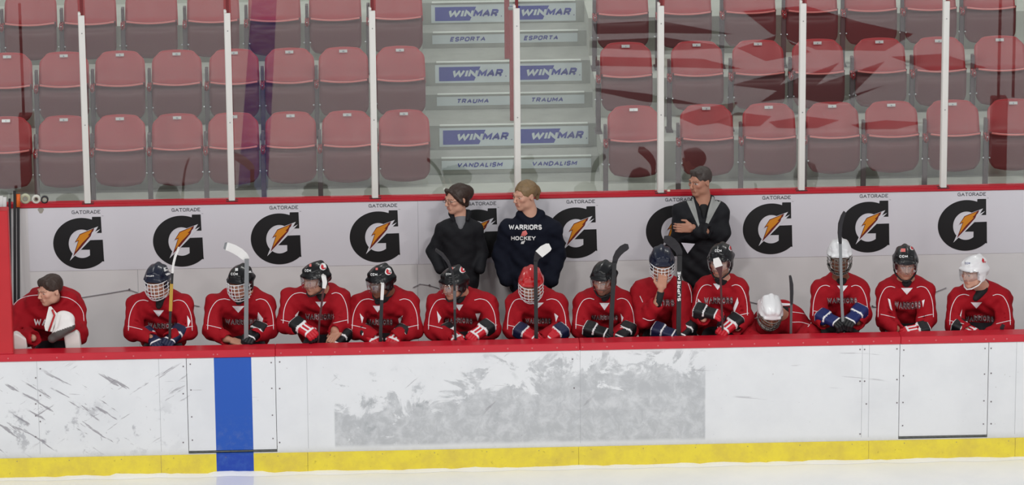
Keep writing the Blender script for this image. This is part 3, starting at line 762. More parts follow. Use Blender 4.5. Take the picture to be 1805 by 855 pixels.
def make_seat(w, pitch):
    r = empty('stadium_seat', (0, 0, 0))
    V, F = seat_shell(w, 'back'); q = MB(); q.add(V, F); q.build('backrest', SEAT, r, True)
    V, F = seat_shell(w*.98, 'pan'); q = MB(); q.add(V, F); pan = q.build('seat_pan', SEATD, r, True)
    # rolled lip on the raised pan, its highlight painted as a paler pink
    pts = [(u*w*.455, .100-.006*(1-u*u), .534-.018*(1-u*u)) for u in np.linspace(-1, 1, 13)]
    q = MB(); q.tube(pts, .0085, 8); q.build('lip', mat('seat_lip_highlight', L(206, 112, 108), .28, spec=.6), pan, True)
    for s in (-1, 1):
        if s == 1: continue
        x = s*pitch/2
        q = MB(); q.box((x-.021, .16, 0), (x+.021, .22, .46), bev=.004); q.box((x-.03, .10, 0), (x+.03, .30, .012)); q.box((x-.014, .19, .3), (x+.014, .26, .64), bev=.004)
        q.build('bracket', STD, r)
        q = MB(); q.box((x-.018, .10, .455), (x+.018, .25, .525), bev=.012); q.build('hinge_cover', SEAT, r, True)
        for dx in (-.028, .028):
            q = MB(); q.tube([(x+dx, .155, .305), (x+dx, .135, .305)], .008, 8); q.build('bolt', CHR, r, True)
        q = MB(); q.tube([(x, .105, .50), (x, .092, .50)], .006, 8); q.build('bolt', CHR, r, True)
    return r
def copytree(o, parent=None):
    c = o.copy(); COL.objects.link(c)
    if parent: c.parent = parent
    for ch in o.children: copytree(ch, c)
    return c
PLATE = mat('number_plate_white', L(246, 248, 247), .5); INK = mat('plate_ink', L(140, 150, 160), .6)
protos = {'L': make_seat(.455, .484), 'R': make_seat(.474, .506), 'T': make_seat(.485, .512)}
rows = [('front', 0, (10, 112, 211, 312, 411, 512, 612, 712), (1117, 1245, 1355, 1467, 1571, 1679, 1786), 202, 203),
        ('second', 1, (12, 112, 211, 311, 412, 510, 605, 705), (1103, 1228, 1336, 1441, 1550, 1655, 1762), 91, 91),
        ('third', 2, (-53, 53, 158, 266, 375, 483, 590, 698), (1096, 1207, 1320, 1429, 1533, 1638, 1742), 0, 0)]
YS = 2.45    # y of the seat plane origin for the front row
usedp = set()
for rn, k, LX, RX, _, _ in rows:
    yb = YS+k*RUN; zb2 = DK+k*RISE
    for blk, XS in (('left', LX), ('right', RX)):
        for i, px in enumerate(XS):
            key = 'T' if k == 2 else ('L' if blk == 'left' else 'R')
            x = xat(px, yb+.3, zb2+.7)
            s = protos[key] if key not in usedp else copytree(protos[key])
            usedp.add(key)
            s.location = (x, yb, zb2)
            num = (7+i if blk == 'left' else 1+i) if k < 2 else None
            fromaisle = (len(XS)-1-i) if blk == 'left' else i
            on = ['right beside the aisle', 'second from the aisle', 'third from the aisle', 'fourth from the aisle', 'fifth from the aisle', 'sixth from the aisle', 'seventh from the aisle', 'eighth from the aisle'][fromaisle]
            tag(s, 'red folding stadium seat in the %s row %s of the stairs, %s' % (rn, blk, on), 'seat', 'red folding seats in the stands')
            if k < 2:
                q = MB(); q.box((-.036, .309, .737), (.036, .318, .762), R=np.array(Matrix.Rotation(-.25, 3, 'X')), c=(0, .31, .75)); pl = q.build('number_plate', PLATE, s)
                t = str(num); V, Fc = text2d(t, .2); ww = V[:, 0].max()
                hh = .012; X = (V[:, 0]-ww/2)*hh*1.2; Z = .742+V[:, 1]*hh
                mesh_np('digits', np.stack([X, np.full_like(X, .3035)+ (Z-.75)*.25, Z], 1), Fc, INK, pl, False)

# ---- tape rolls and odds on the ledge
for (px, r, ri, colr, lab) in ((45, .043, .020, L(196, 200, 172), 'large pale clear tape roll on the red ledge, leftmost of three'), (64, .037, .017, L(222, 222, 214), 'white tape roll on the red ledge, middle of three'), (79, .032, .016, L(44, 42, 48), 'black tape roll on the red ledge, right of three')):
    p = P(px, 358, YG-.01); z0 = WALLZ+.022; c = np.array([p[0], YG-.012, z0+r]); q = MB(); n = 28; V = []; F = []
    for (yy_, rr) in ((-.012, r), (.012, r), (.012, ri), (-.012, ri)):
        V += [(c[0]+rr*math.cos(2*PI*i/n), c[1]+yy_, c[2]+rr*math.sin(2*PI*i/n)) for i in range(n)]
    F = [[s*n+i, ((s+1) % 4)*n+i, ((s+1) % 4)*n+(i+1) % n, s*n+(i+1) % n] for s in range(4) for i in range(n)]
    q.add(V, [f[::-1] for f in F]); o = empty('tape_roll', (c[0], c[1], z0), lab, 'tape'); q.build('tape', mat('tape_%d' % px, colr, .5), o, True, org=(c[0], c[1], z0))
    V = [];
    for (yy_, rr) in ((-.0125, ri+.004), (.0125, ri+.004), (.0125, ri-.001), (-.0125, ri-.001)):
        V += [(c[0]+rr*math.cos(2*PI*i/n), c[1]+yy_, c[2]+rr*math.sin(2*PI*i/n)) for i in range(n)]
    q = MB(); q.add(V, [f[::-1] for f in F]); q.build('core', mat('tape_core', L(170, 160, 140), .7), o, True, org=(c[0], c[1], z0))
p = P(1179, 334, YG-.02); q = MB(); q.tube([(p[0], YG-.005, WALLZ+.0225), (p[0], YG-.005, WALLZ+.031), (p[0], YG-.005, WALLZ+.036)], [.015, .014, .010], 14)
tag(q.build('bottle_cap', mat('cream_cap', L(230, 224, 200), .5), smooth=True), 'small cream bottle cap on the red ledge beside the fifth post', 'bottle cap')

# =====================================================================================
#                                    THE PEOPLE
# =====================================================================================
def subdiv(V, F, n):
    V = [tuple(map(float, p)) for p in V]
    for _ in range(n):
        c = {}; F2 = []
        def mid(a, b_):
            k = (min(a, b_), max(a, b_))
            if k not in c: c[k] = len(V); V.append(tuple((V[a][i]+V[b_][i])/2 for i in range(2)))
            return c[k]
        for (a, b_, d) in F:
            e, f, g = mid(a, b_), mid(b_, d), mid(d, a); F2 += [[a, e, g], [e, b_, f], [g, f, d], [e, f, g]]
        F = F2
    return V, F
def bvh_of(o):
    me = o.data; M_ = o.matrix_world if o.parent is None else o.parent.matrix_basis @ o.matrix_basis
    if o.parent is not None and o.parent.parent is not None: M_ = o.parent.parent.matrix_basis @ M_
    return BVHTree.FromPolygons([M_ @ v.co for v in me.vertices], [p.vertices for p in me.polygons])
def drape(name, V2, F, bvh, off, m, parent, org):
    W3 = []; ok = []
    for x, y in V2:
        d = ray(x, y); h = bvh.ray_cast(Vector(CPOS), Vector(d))
        if h[0] is None: W3.append((0, 0, 0)); ok.append(False)
        else: W3.append(np.array(h[0])-d*off); ok.append(True)
    F2 = [list(f) for f in F if all(ok[i] for i in f) and max(abs(W3[i][1]-W3[j][1]) for i in f for j in f) < .05]
    if not F2: return None
    V = np.array(W3); a = V[F2[0][0]]; n = np.cross(V[F2[0][1]]-a, V[F2[0][2]]-a)
    if n@(a-CPOS) > 0: F2 = [f[::-1] for f in F2]
    us = sorted(set(i for f in F2 for i in f)); mp = {u: i for i, u in enumerate(us)}
    return mesh_np(name, V[us], [[mp[i] for i in f] for f in F2], m, parent, True, org=org)
def drape_poly(name, poly, bvh, off, m, parent, org, n=3):
    T = tessellate_polygon([[Vector((x, y, 0)) for x, y in poly]])
    V, F = subdiv(poly, [list(t) for t in T], n); return drape(name, V, F, bvh, off, m, parent, org)
def drape_line(name, pts, bvh, r, m, parent, org):
    pts = [np.array(p, float) for p in pts]; q = []
    # catmull-rom
    pp = [2*pts[0]-pts[1]]+pts+[2*pts[-1]-pts[-2]]
    for i in range(1, len(pp)-2):
        for t in np.linspace(0, 1, 7)[:-1]:
            a, b_, c, d = pp[i-1:i+3]; q.append(.5*(2*b_+(c-a)*t+(2*a-5*b_+4*c-d)*t*t+(3*b_-a-3*c+d)*t**3))
    q.append(pts[-1]); B = MB(); run = []
    def flush():
        if len(run) > 2: B.tube(run, r, 5)
        run.clear()
    for x, y in q:
        d = ray(x, y); h = bvh.ray_cast(Vector(CPOS), Vector(d))
        if h[0] is None: flush(); continue
        p = np.array(h[0])-d*.001
        if run and np.linalg.norm(p-run[-1]) > .07: flush()
        run.append(p)
    flush()
    if B.v: return B.build(name, m, parent, True, org=org)
def drape_text(s, x0, x1, y, h, bvh, m, parent, org, th=.2, off=.003, arch=0., slope=0., serif=0., name='lettering', grow=0.):
    V, F = text2d(s, th, .16, serif); w_ = V[:, 0].max()
    u = V[:, 0]/w_; X = x0+u*(x1-x0); Y_ = y-(V[:, 1]-.5)*h*(1+.0)+slope*(u-.5)*(x1-x0)+arch*(4*(u-.5)**2)
    return drape(name, np.stack([X, Y_], 1), F, bvh, off, m, parent, org)

SKIN = vcmat('skin', .5, .35)
JERSEY = mat('red_jersey_knit', L(155, 9, 26), .8, bump=.9, bscale=9, spec=.25)
JWHITE = mat('jersey_white', L(232, 226, 230), .8); JGREY = mat('jersey_letter_grey', L(196, 176, 180), .8); JDARK = mat('jersey_letter_dark', L(70, 8, 18), .8)
PANT = mat('dark_hockey_pants', L(20, 20, 26), .7, bump=.2, bscale=30)
UNDER = mat('black_undershirt', L(16, 16, 19), .8)
HN = mat('navy_helmet', L(16, 22, 44), .3, coat=.2, spec=.35); HK = mat('black_helmet', L(14, 14, 17), .3, coat=.2, spec=.35); HR = mat('red_helmet', L(186, 14, 22), .25, coat=.6); HW = mat('white_helmet', L(226, 226, 228), .3, coat=.3)
CW = mat('cage_white', L(222, 222, 224), .4); CKM = mat('cage_steel', L(120, 118, 112), .35, .6); STRAPK = mat('strap_black', L(18, 18, 20), .7); STRAPW = mat('strap_white', L(215, 215, 215), .7)
VISOR = clearmat('clear_visor', .09, (.93, .94, .95, 1), .03)
HAIRM = {k: mat('hair_'+k, c, .5, bump=.4, bscale=60, var=.35, vscale=40) for k, c in (('brown', L(52, 36, 28)), ('dark', L(34, 26, 24)), ('blond', L(128, 104, 72)), ('short', L(62, 54, 50)))}
PINK = mat('decal_pink', L(214, 108, 104), .5); DECW = mat('decal_white', L(226, 226, 226), .5); DECR = mat('decal_red', L(190, 30, 44), .5)

def head_prims(f, M, nose=1., jaw=1.):
    e = f.el; r = f.rc
    e((0, .018, .035), (.076, .096, .086), 0, 'u', M)
    e((0, -.030, -.028), (.062*jaw, .066, .084), .03, 'u', M)
    e((0, -.058, -.092), (.030*jaw, .032, .026), .022, 'u', M)
    for s in (-1, 1):
        e((s*.046*jaw, -.012, -.070), (.02, .032, .026), .03, 'u', M)
        e((s*.044, -.066, -.012), (.020, .022, .020), .02, 'u', M)
        r((s*.012, -.098, .026), (s*.046, -.080, .028), .009, .009, .012, 'u', M)
        e((s*.031, -.106, .008), (.016, .016, .012), .008, 's', M)
        e((s*.031, -.080, .007), (.0135, .0135, .0125), .0, 'u', M)
        e((s*.078, .010, -.002), (.010, .018, .031), .008, 'u', M)
        e((s*.086, .004, 0), (.006, .010, .018), .004, 's', M)
        e((s*.011, -.108, -.030), (.008, .009, .007), .006, 'u', M)
    r((0, -.095, .016), (0, -.118*nose, -.024), .008, .0115, .010, 'u', M)
    r((-.020, -.089, -.056), (.020, -.089, -.056), .0075, .0075, .008, 'u', M)
    r((-.017, -.087, -.067), (.017, -.087, -.067), .0085, .0085, .006, 'u', M)
    e((0, -.0985, -.0612), (.022, .004, .0022), .002, 's', M)
def head_color(V, M, skin, brow, beard=None, base=None):
    R, t = M; p = (V-t)@R; x, y, z = p[:, 0], p[:, 1], p[:, 2]; ax = abs(x)
    c = np.tile(np.array(skin[:3], np.float32), (len(V), 1))
    lips = (y > -.104) & (ax < .022) & (z > -.074) & (z < -.050) & (y < -.080); c[lips] = np.array(skin[:3])*np.array([.84, .62, .62])
    ck = np.exp(-((ax-.045)/.02)**2-((z+.02)/.02)**2)*(y < -.03); c = c*(1-.12*ck[:, None]*np.array([0, 1, 1]))
    if beard is not None:
        bm = (z < -.045) & (y < .02) & (z > -.14) & ~lips & (ax < .09); c[bm] = c[bm]*.45+np.array(beard[:3])*.55
    br = (ax > .010) & (ax < .048) & (abs(z-.029+.1*np.maximum(ax-.035, 0)) < .0042) & (y < -.07); c[br] = .55*np.array(brow[:3])+.45*c[br]
    ew = (abs(ax-.031) < .0145) & (abs(z-.006) < .0048) & (y < -.078); c[ew] = (.40, .37, .35)
    ir = ew & (abs(ax-.031) < .0062); c[ir] = (.03, .025, .02)
    return c
def hand_prims(f, M, side, s=1.0, k=.006, curl=1.0):
    """open hand, fingers along -Y local, back up +Z, thumb on the side*X side; slightly curled"""
    f.bx((0, -.045*s, 0), (.040*s, .046*s, .0145*s), .013*s, .02, 'u', M)
    ln = [.036, .041, .038, .030]
    for i in range(4):
        x = side*(.030-.0205*i)*s; l = ln[i]*s; a = np.array([x, -.086*s, .003]); ang = .35*curl
        for j in range(3):
            d = np.array([-.04*side*(i-1.5)*0, -math.cos(ang), -math.sin(ang)]); b_ = a+d*l*(1, .72, .6)[j]
            f.rc(a, b_, (.0095-.0008*j)*s, (.0088-.0008*j)*s, k if j == 0 else .003, 'u', M); a = b_; ang += .62*curl
    a = np.array([side*.032*s, -.018*s, -.004]); b_ = np.array([side*.060*s, -.048*s, -.014]); c = np.array([side*.062*s, -.080*s, -.024])
    f.rc(a, b_, .014*s, .011*s, .012, 'u', M); f.rc(b_, c, .0105*s, .009*s, .004, 'u', M)

# ---- helmet, cage, visor, chin strap in head space
IDM = (np.eye(3), np.zeros(3))
def helmet_mesh():
    f = Field((-.125, -.14, -.09), (.125, .16, .175), .005)
    f.el((0, .014, .034), (.101, .126, .112), 0)
    f.rc((0, -.075, .112), (0, .08, .126), .016, .018, .03); 
    for s in (-1, 1):
        f.rc((s*.045, -.072, .094), (s*.050, .075, .102), .015, .017, .03)
        f.rc((s*.084, -.055, .035), (s*.082, .085, .03), .014, .016, .03)
        f.el((s*.086, .014, -.026), (.015, .040, .040), .02)
    f.rc((-.06, -.092, .048), (.06, -.092, .048), .014, .014, .02)
    f.rc((-.045, .108, -.01), (.045, .108, -.01), .022, .022, .03)
    def cut(X, Y, Z):
        e = np.where(Y < -.045, .040, np.where(Y < -.02, .040-.115*(Y+.045)/.025, -.075)); e = np.where(Y > .05, -.075+.03*np.clip((Y-.05)/.05, 0, 1), e)
        return (e-Z)+0*X
    f.apply(cut, (0, 0, 0), .3, 0, 'i')
    f.el((0, .010, .026), (.086, .110, .094), .004, 's')
    for s in (-1, 1):
        f.rc((s*.024, -.070, .131), (s*.024, -.03, .149), .004, .004, .002, 's')
        f.rc((s*.026, .03, .148), (s*.026, .07, .140), .005, .005, .002, 's')
        f.rc((s*.074, -.05, .095), (s*.080, -.01, .100), .0035, .0035, .002, 's')
        f.rc((s*.080, .03, .098), (s*.074, .07, .092), .0035, .0035, .002, 's')
        f.rc((s*.110, .0, .045), (s*.110, .05, .042), .006, .006, .003, 's')
        f.rc((s*.104, .012, -.038), (s*.104, .018, -.022), .007, .007, .003, 's')
        f.rc((s*.03, -.120, .070), (s*.06, -.108, .074), .005, .005, .003, 's')
    return f.mesh()
HV, HQ = helmet_mesh()
hme = mesh_np('helmet_shell', HV, HQ, None); HMESH = hme.data; bpy.data.objects.remove(hme)
def face_curve(a, z, rx, ry, s=1.): return (rx*s*math.sin(a), .005-ry*s*math.cos(a)+.0, z)
def cage_builder():
    q = MB(); zs = [.040, .008, -.024, -.056, -.088, -.118]
    def sc(z): return 1. if z > -.05 else 1-.40*((-.05-z)/.085)**1.7
    for z in zs:
        am = 1.25 if z > .03 else 1.45
        q.tube([face_curve(a, z, .104, .146, sc(z)) for a in np.linspace(-am, am, 25)], .0032 if z not in (.040, -.118) else .0040, 6)
    for a in (-1.3, -.85, -.45, -.13, .13, .45, .85, 1.3):
        zt = .008 if abs(a) == .13 else .040
        q.tube([face_curve(a, z, .104, .146, sc(z)) for z in np.linspace(.040, -.128, 15)], .0030, 6)
    q.tube([face_curve(a, -.128+.03*min(1, abs(a)/1.3)**2, .104, .146, sc(-.128)+.2*min(1, abs(a)/1.3)**2) for a in np.linspace(-1.3, 1.3, 17)], .0042, 6)
    return q
CG = cage_builder(); cg = CG.build('face_cage', None, smooth=True); CAGEM = cg.data; bpy.data.objects.remove(cg)
def visor_builder():
    q = MB(); V = []; F = []; n = 24; rows_ = [(.052, 1.), (.02, 1.02), (-.012, 1.01), (-.040, .99)]
    for th in (0, .003):
        for z, s in rows_:
            for i in range(n+1):
                a = -1.25+2.5*i/n; zz = z if z > -.03 else z+.022*(abs(a)/1.25)**3
                V.append(face_curve(a, zz, .104-th, .138-th, s))
    R_ = len(rows_); N = R_*(n+1); g = lambda t, r, i: t*N+r*(n+1)+i
    for r in range(R_-1):
        for i in range(n): F += [[g(0, r, i), g(0, r+1, i), g(0, r+1, i+1), g(0, r, i+1)], [g(1, r, i), g(1, r, i+1), g(1, r+1, i+1), g(1, r+1, i)]]
    for i in range(n): F += [[g(0, 0, i), g(0, 0, i+1), g(1, 0, i+1), g(1, 0, i)], [g(0, R_-1, i+1), g(0, R_-1, i), g(1, R_-1, i), g(1, R_-1, i+1)]]
    for r in range(R_-1): F += [[g(0, r, 0), g(1, r, 0), g(1, r+1, 0), g(0, r+1, 0)], [g(0, r, n), g(0, r+1, n), g(1, r+1, n), g(1, r, n)]]
    return q.add(V, F)
vz = visor_builder().build('visor', VISOR, smooth=True); VISM = vz.data; bpy.data.objects.remove(vz)
st = MB(); st.tube([(.094, .0, -.05), (.078, -.03, -.085), (.040, -.07, -.112), (0, -.085, -.122), (-.040, -.07, -.112), (-.078, -.03, -.085), (-.094, .0, -.05)], .006, 6, sx=1.4)
so_ = st.build('chin_strap', None, smooth=True); STRM = so_.data; bpy.data.objects.remove(so_)
def inst(name, me, m, parent, M4):
    o = bpy.data.objects.new(name, me); COL.objects.link(o); o.parent = parent; o.matrix_basis = M4
    if m is not None:
        if len(me.materials) == 0: me.materials.append(m)
        o.material_slots[0].link = 'OBJECT'; o.material_slots[0].material = m
    return o

# ---- gloves
def glove_mesh(side):
    f = Field((-.10, -.16, -.13), (.10, .18, .10), .0052)
    f.bx((0, .10, 0), (.066, .055, .052), .03, 0)           # cuff towards +Y (towards the elbow)
    f.bx((0, .10, 0), (.048, .08, .036), .02, .004, 's')
    f.bx((0, .005, .004), (.052, .055, .030), .022, .02)
    for i in range(4):
        x = side*(.040-.0265*i); l = [.038, .042, .040, .034][i]; a = np.array([x, -.045, .010]); ang = .45
        for j in range(3):
            d = np.array([0, -math.cos(ang), -math.sin(ang)]); b_ = a+d*l; f.rc(a, b_, .0165, .0155, .004); a = b_; ang += .75
    a = np.array([side*.046, .02, -.006]); b_ = np.array([side*.070, -.022, -.022]); c = np.array([side*.058, -.060, -.046])
    f.rc(a, b_, .020, .018, .012); f.rc(b_, c, .018, .016, .004)
    for y in (-.028, .0, .028): f.rc((-.06, y, .037), (.06, y, .037), .004, .004, .003, 's')
    for x in (-.018, .018): f.rc((x, -.05, .037), (x, .05, .037), .0035, .0035, .003, 's')
    for y in (.075, .112): f.rc((-.08, y, .056), (.08, y, .056), .004, .004, .003, 's')
    for z in (.0,): f.rc((side*-.07, .05, z), (side*-.07, .15, z), .004, .004, .003, 's')
    return f.mesh()
GV = {s: glove_mesh(s) for s in (-1, 1)}
GC = dict(k=L(16, 16, 20), n=L(22, 28, 62), r=L(190, 22, 40), w=L(226, 224, 226), b=L(22, 34, 92), g=L(110, 110, 112))
SCH = {'navy': ('n', 'n', 'n', 'w'), 'black': ('k', 'k', 'k', 'k'), 'redwhite': ('k', 'w', 'r', 'w'), 'red': ('n', 'r', 'r', 'w'), 'blackwhite': ('k', 'k', 'k', 'w'), 'blue': ('b', 'b', 'k', 'w'), 'redcuff': ('k', 'k', 'r', 'w')}
GM = {}
GLOVEM = vcmat('glove', .55, .4, .2, 60)
def glove_obj(scheme, side, parent, M4):
    k = (scheme, side)
    if k not in GM:
        V, Q = GV[side]; cu, bk, fi, st_ = [np.array(GC[q][:3]) for q in SCH[scheme]]
        y = V[:, 1]; z = V[:, 2]; c = np.tile(bk, (len(V), 1)); c[y > .052] = cu; c[y < -.042] = fi
        c[(abs(y-.148) < .009)] = st_; c[(abs(y-.055) < .006) & (z > 0)] = st_
        c[(abs(y+.040) < .005) & (z > .0)] = st_
        if scheme == 'redwhite':
            c[(y < .05) & (y > -.042)] = GC['w'][:3]; c[(y < .045) & (y > -.03) & (abs(abs(V[:, 0])-.018) > .007)] = GC['r'][:3]
        c[(z < -.018) & (y < .05)] = np.array(GC['k'][:3])*1.5
        o = mesh_np('glove', V, Q, GLOVEM, col=c); GM[k] = o.data; bpy.data.objects.remove(o)
    return inst('glove', GM[k], None, parent, M4)
def m4(R, t):
    m = Matrix.Identity(4)
    for i in range(3):
        for j in range(3): m[i][j] = R[i][j]
        m[i][3] = t[i]
    return m
def frame(fwd, up):          # local -Y = fwd, +Z ~ up
    y = -unit(fwd); z = np.array(up, float); z = unit(z-y*(z@y)); x = np.cross(y, z); return np.stack([x, y, z], 1)

def hair_mesh(style, M):
    f = Field(M[1]-.21, M[1]+.21, .0065)
    if style == 'short':
        f.el((0, .022, .042), (.086, .106, .092), 0, 'u', M); f.rc((-.045, -.052, .082), (.045, -.052, .086), .022, .022, .04, 'u', M)
    elif style == 'crop':
        f.el((0, .020, .040), (.082, .102, .088), 0, 'u', M); f.rc((-.035, -.052, .092), (.035, -.052, .094), .020, .020, .02, 'u', M)
    elif style == 'updo':
        f.el((0, .030, .040), (.086, .108, .090), 0, 'u', M); f.el((0, .118, .030), (.056, .058, .062), .015, 'u', M); f.el((0, .075, -.05), (.055, .035, .045), .03, 'u', M)
        [f.rc((s_*.030, -.075, .088), (s_*.078, -.02, .0), .020, .016, .015, 'u', M) for s_ in (-1, 1)]; [f.rc((s_*.078, -.02, .0), (s_*.078, .03, -.055), .015, .012, .015, 'u', M) for s_ in (-1, 1)]
    elif style == 'tied':
        f.el((0, .022, .042), (.084, .106, .090), 0, 'u', M); f.el((0, .126, .02), (.036, .040, .044), .008, 'u', M); f.rc((0, .145, .0), (0, .135, -.08), .028, .014, .012, 'u', M)
    elif style == 'long':
        f.el((0, .03, .0), (.088, .09, .08), 0, 'u', M); f.rc((.085, .03, -.03), (.100, .025, -.15), .034, .022, .02, 'u', M); f.rc((-.06, .05, -.03), (-.07, .05, -.12), .03, .016, .02, 'u', M)
    # free the face
    f.el((0, -.105, -.012), (.070, .072, .082), .012, 's', M)
    if style != 'updo':
        for s in (-1, 1): f.el((s*.085, -.005, -.025), (.030, .036, .040), .01, 's', M)
    f.bx((0, -.05, -.13), (.15, .09, .08), .01, .01, 's', M)
    if style in ('short', 'crop', 'tied'): f.bx((0, .08, -.150), (.15, .09, .08), .01, .01, 's', M)
    def nz(X, Y, Z): return .0022*np.sin((X*M[0][0, 0]+Y*M[0][1, 0]+.3*Z)*170)+.0010*np.sin(X*160+np.sin(Z*60)*2)*np.sin(Y*120+Z*50)
    f.disp(nz); return f.mesh()

SKT = {'fair': L(206, 158, 136), 'mid': L(180, 130, 108), 'dark': L(120, 80, 62)}
def lerp(a, b_, t): return a+(b_-a)*t

def person(name, cfg):
    """builds body, head gear, clothes; cfg in photo pixels and metres of depth"""
    g = cfg.get
    hx, hy = cfg['h']; yaw, pit, rol = cfg['rot']
    seated = g('seated', True)
    Yh = g('Yh', .38); Yn = g('Yn', .50); Ys = g('Ys', .52); Ye = g('Ye', (.36, .36)); Yw = g('Yw', (.24, .24))
    H = P(hx, hy, Yh); RM = rotm(yaw, pit, rol); M = (RM, H)
    nx, ny = cfg['n']; NB = P(nx, ny, Yn)
    S = [P(*cfg['s'][i], Ys if np.isscalar(Ys) else Ys[i]) for i in (0, 1)]
    E_ = [P(*cfg['e'][i], Ye[i]) for i in (0, 1)]
    Wr = [P(*cfg['w'][i], Yw[i]) for i in (0, 1)]
    if seated:
        HP = np.array([NB[0]+g('hipdx', 0), .77, .965]); K = [HP+np.array([s*.12, -.40, -.04]) for s in (-1, 1)]; A = [np.array([k[0]+.0, .36, FLOORZ+.10]) for k in K]
        for k in K: k[2] = .885
        root_loc = (HP[0], .78, FLOORZ)
    else:
        HP = np.array([NB[0]+g('hipdx', 0), Yn+.02, FLOORZ+g('hip', .92)]); K = [HP+np.array([s*.10, -.02, -.44]) for s in (-1, 1)]; A = [np.array([HP[0]+s*.12, Yn+.03, FLOORZ+.09]) for s in (-1, 1)]
        root_loc = (HP[0], Yn, FLOORZ)
    org = root_loc
    root = empty(name, root_loc, cfg['label'], 'person')
    bare = g('bare', (None, None))      # per side: None or (fwd, up, hand px, Y, curl)
    pts = [H, NB, HP]+S+E_+Wr+K+A
    lo = np.min(pts, 0)-.16; hi = np.max(pts, 0)+.16
    fine = [(H-.135, H+.135)]
    hands = []
    for i in (0, 1):
        if bare[i]:
            fw, up, hp, hY, curl = bare[i]; hc = P(*hp, hY); R_ = frame(fw, up); hands.append((i, R_, hc, curl)); fine.append((hc-.10, hc+.10))
            lo = np.minimum(lo, hc-.16); hi = np.maximum(hi, hc+.16)
    # ---------- body
    f = Field(lo, hi, .013, fine, .0058)
    head_prims(f, M, g('nose', 1.), g('jaw', 1.))
    nk0 = H+RM@np.array([0, .022, -.060]); f.rc(nk0, NB+np.array([0, .0, -.01]), .054*g('neck', 1.), .066*g('neck', 1.), .025)
    chest = lerp(NB, HP, .3)
    for i in (0, 1):
        f.rc(lerp(NB, S[i], .3)-np.array([0, 0, .03]), S[i]-np.array([0, 0, .02]), .06, .055, .04)
        f.rc(lerp(chest, S[i], .35), lerp(HP, K[i], .1), .095, .10, .05)
        f.rc(S[i], E_[i], .052, .043, .03); f.rc(E_[i], lerp(E_[i], Wr[i], .75) if g('pocket') else Wr[i], .043, .030, .02)
        f.rc(lerp(HP, K[i], .15), K[i], .088, .062, .04); f.rc(K[i], A[i], .058, .038, .02); f.rc(A[i]-np.array([0, .0, .03]), A[i]+np.array([0, -.14, -.055]), .035, .03, .02)
    for (i, R_, hc, curl) in hands:
        hand_prims(f, (R_, hc), g('thumb', (1, -1))[i], 1.0, curl=curl); f.rc(Wr[i], hc+R_@np.array([0, -.005, 0]), .030, .024, .015)
    V, Q = f.mesh()
    c = head_color(V, M, SKT[g('skin', 'fair')], g('brow', L(60, 42, 34)), g('beard'))
    mesh_np('body', V, Q, SKIN, root, True, c, org=org)
    # ---------- upper clothing
    tr = g('tr', 1.0)          # torso / sleeve bulk
    clo = np.min([H-.2, NB, HP]+S+E_+Wr, 0)-.2; chi = np.max([NB, HP]+S+E_+Wr, 0)+.17
    f = Field(clo, chi, .0105)
    ra, rb, rcf = g('rad', (.074, .080, .060))
    for i in (0, 1):
        inner = lerp(NB, S[i], .35)-np.array([0, 0, .055*tr])
        f.rc(inner, S[i], .088*tr, ra, .03)
        f.rc(lerp(chest, S[i], .45), lerp(HP, K[i] if seated else HP, .15)+np.array([(-1, 1)[i]*.05*tr, 0, .02]), .122*tr, (.128 if seated else .15)*tr, .06)
    f.rc(lerp(NB, HP, .22), lerp(NB, HP, .8), .135*tr, .14*tr, .05)
    if not seated: f.bx(HP-np.array([0, 0, g('hem', .02)]), (.165*tr, .13*tr, .14), .07, .05)
    if g('pad'): f.bx(lerp(NB, HP, .25)+np.array([0, -.05, -.02]), (.22, .12, .17), .09, .06)
    for i in (0, 1):
        w_end = Wr[i]
        f.rc(S[i], E_[i], ra, rb, .035); f.rc(E_[i], w_end, rb, rcf, .03)
        # creases at the elbow
        d = unit(E_[i]-S[i]); fwd = unit(w_end-E_[i])
        for q in ((-.06, -.02, .03, .07) if seated else ()):
            c0 = E_[i]+(d*q if q < 0 else fwd*q); ax = np.cross(d, fwd); ax = ax/(np.linalg.norm(ax)+1e-6)
            o2 = unit(c0+np.array([0, -.4, .5])-c0)*rb*1.02
            f.rc(c0+o2+ax*.04, c0+o2-ax*.05+fwd*.02, .006, .004, .012, 's')
        if not g('pocket'): f.rc(w_end+fwd*.035, w_end+fwd*.12, rcf*.8, rcf*.8, .006, 's')
    ph = RNG.random(8)*6.28
    amp = g('fold', .0075)
    f.disp(lambda X, Y, Z: amp*(np.sin(X*31+Z*17+ph[0]+1.5*np.sin(Y*13+ph[1]))*np.sin(Z*29-Y*21+ph[2]+np.sin(X*11))+.6*np.sin(X*52+np.sin(Z*34+ph[3])*2+ph[4])*np.sin(Z*23+ph[5]+Y*30)))
    nd = unit(nk0-NB)
    # neck opening with a V
    f.rc(NB-nd*.02, NB+nd*.16, g('neckhole', .055), .085, .012, 's')
    vd = g('vneck', .05); VP = None
    if g('tri'): VP = P(cfg['tri'][0], cfg['tri'][1]-6, Yn-.155)
    elif vd and not seated: VP = NB+np.array([0, -.13, -vd])
    if VP is not None: f.rc(NB+np.array([0, -.05, .0]), VP, .040, .018, .012, 's')
    if g('hood'):
        back = NB+np.array([0, .07, .03])
        for s in (-1, 1): f.rc(back, NB+np.array([s*.085, -.02, .015]), .045, .036, .03); f.rc(NB+np.array([s*.085, -.02, .015]), NB+np.array([s*.03, -.095, -.035]), .034, .024, .02)
    if g('collar'):
        for s in (-1, 1): f.rc(NB+np.array([0, .06, .035]), NB+np.array([s*.07, .0, .03]), .028, .026, .02); f.rc(NB+np.array([s*.07, .0, .03]), NB+np.array([s*.06, -.06, -.01]), .026, .016, .02)
    V, Q = f.mesh()
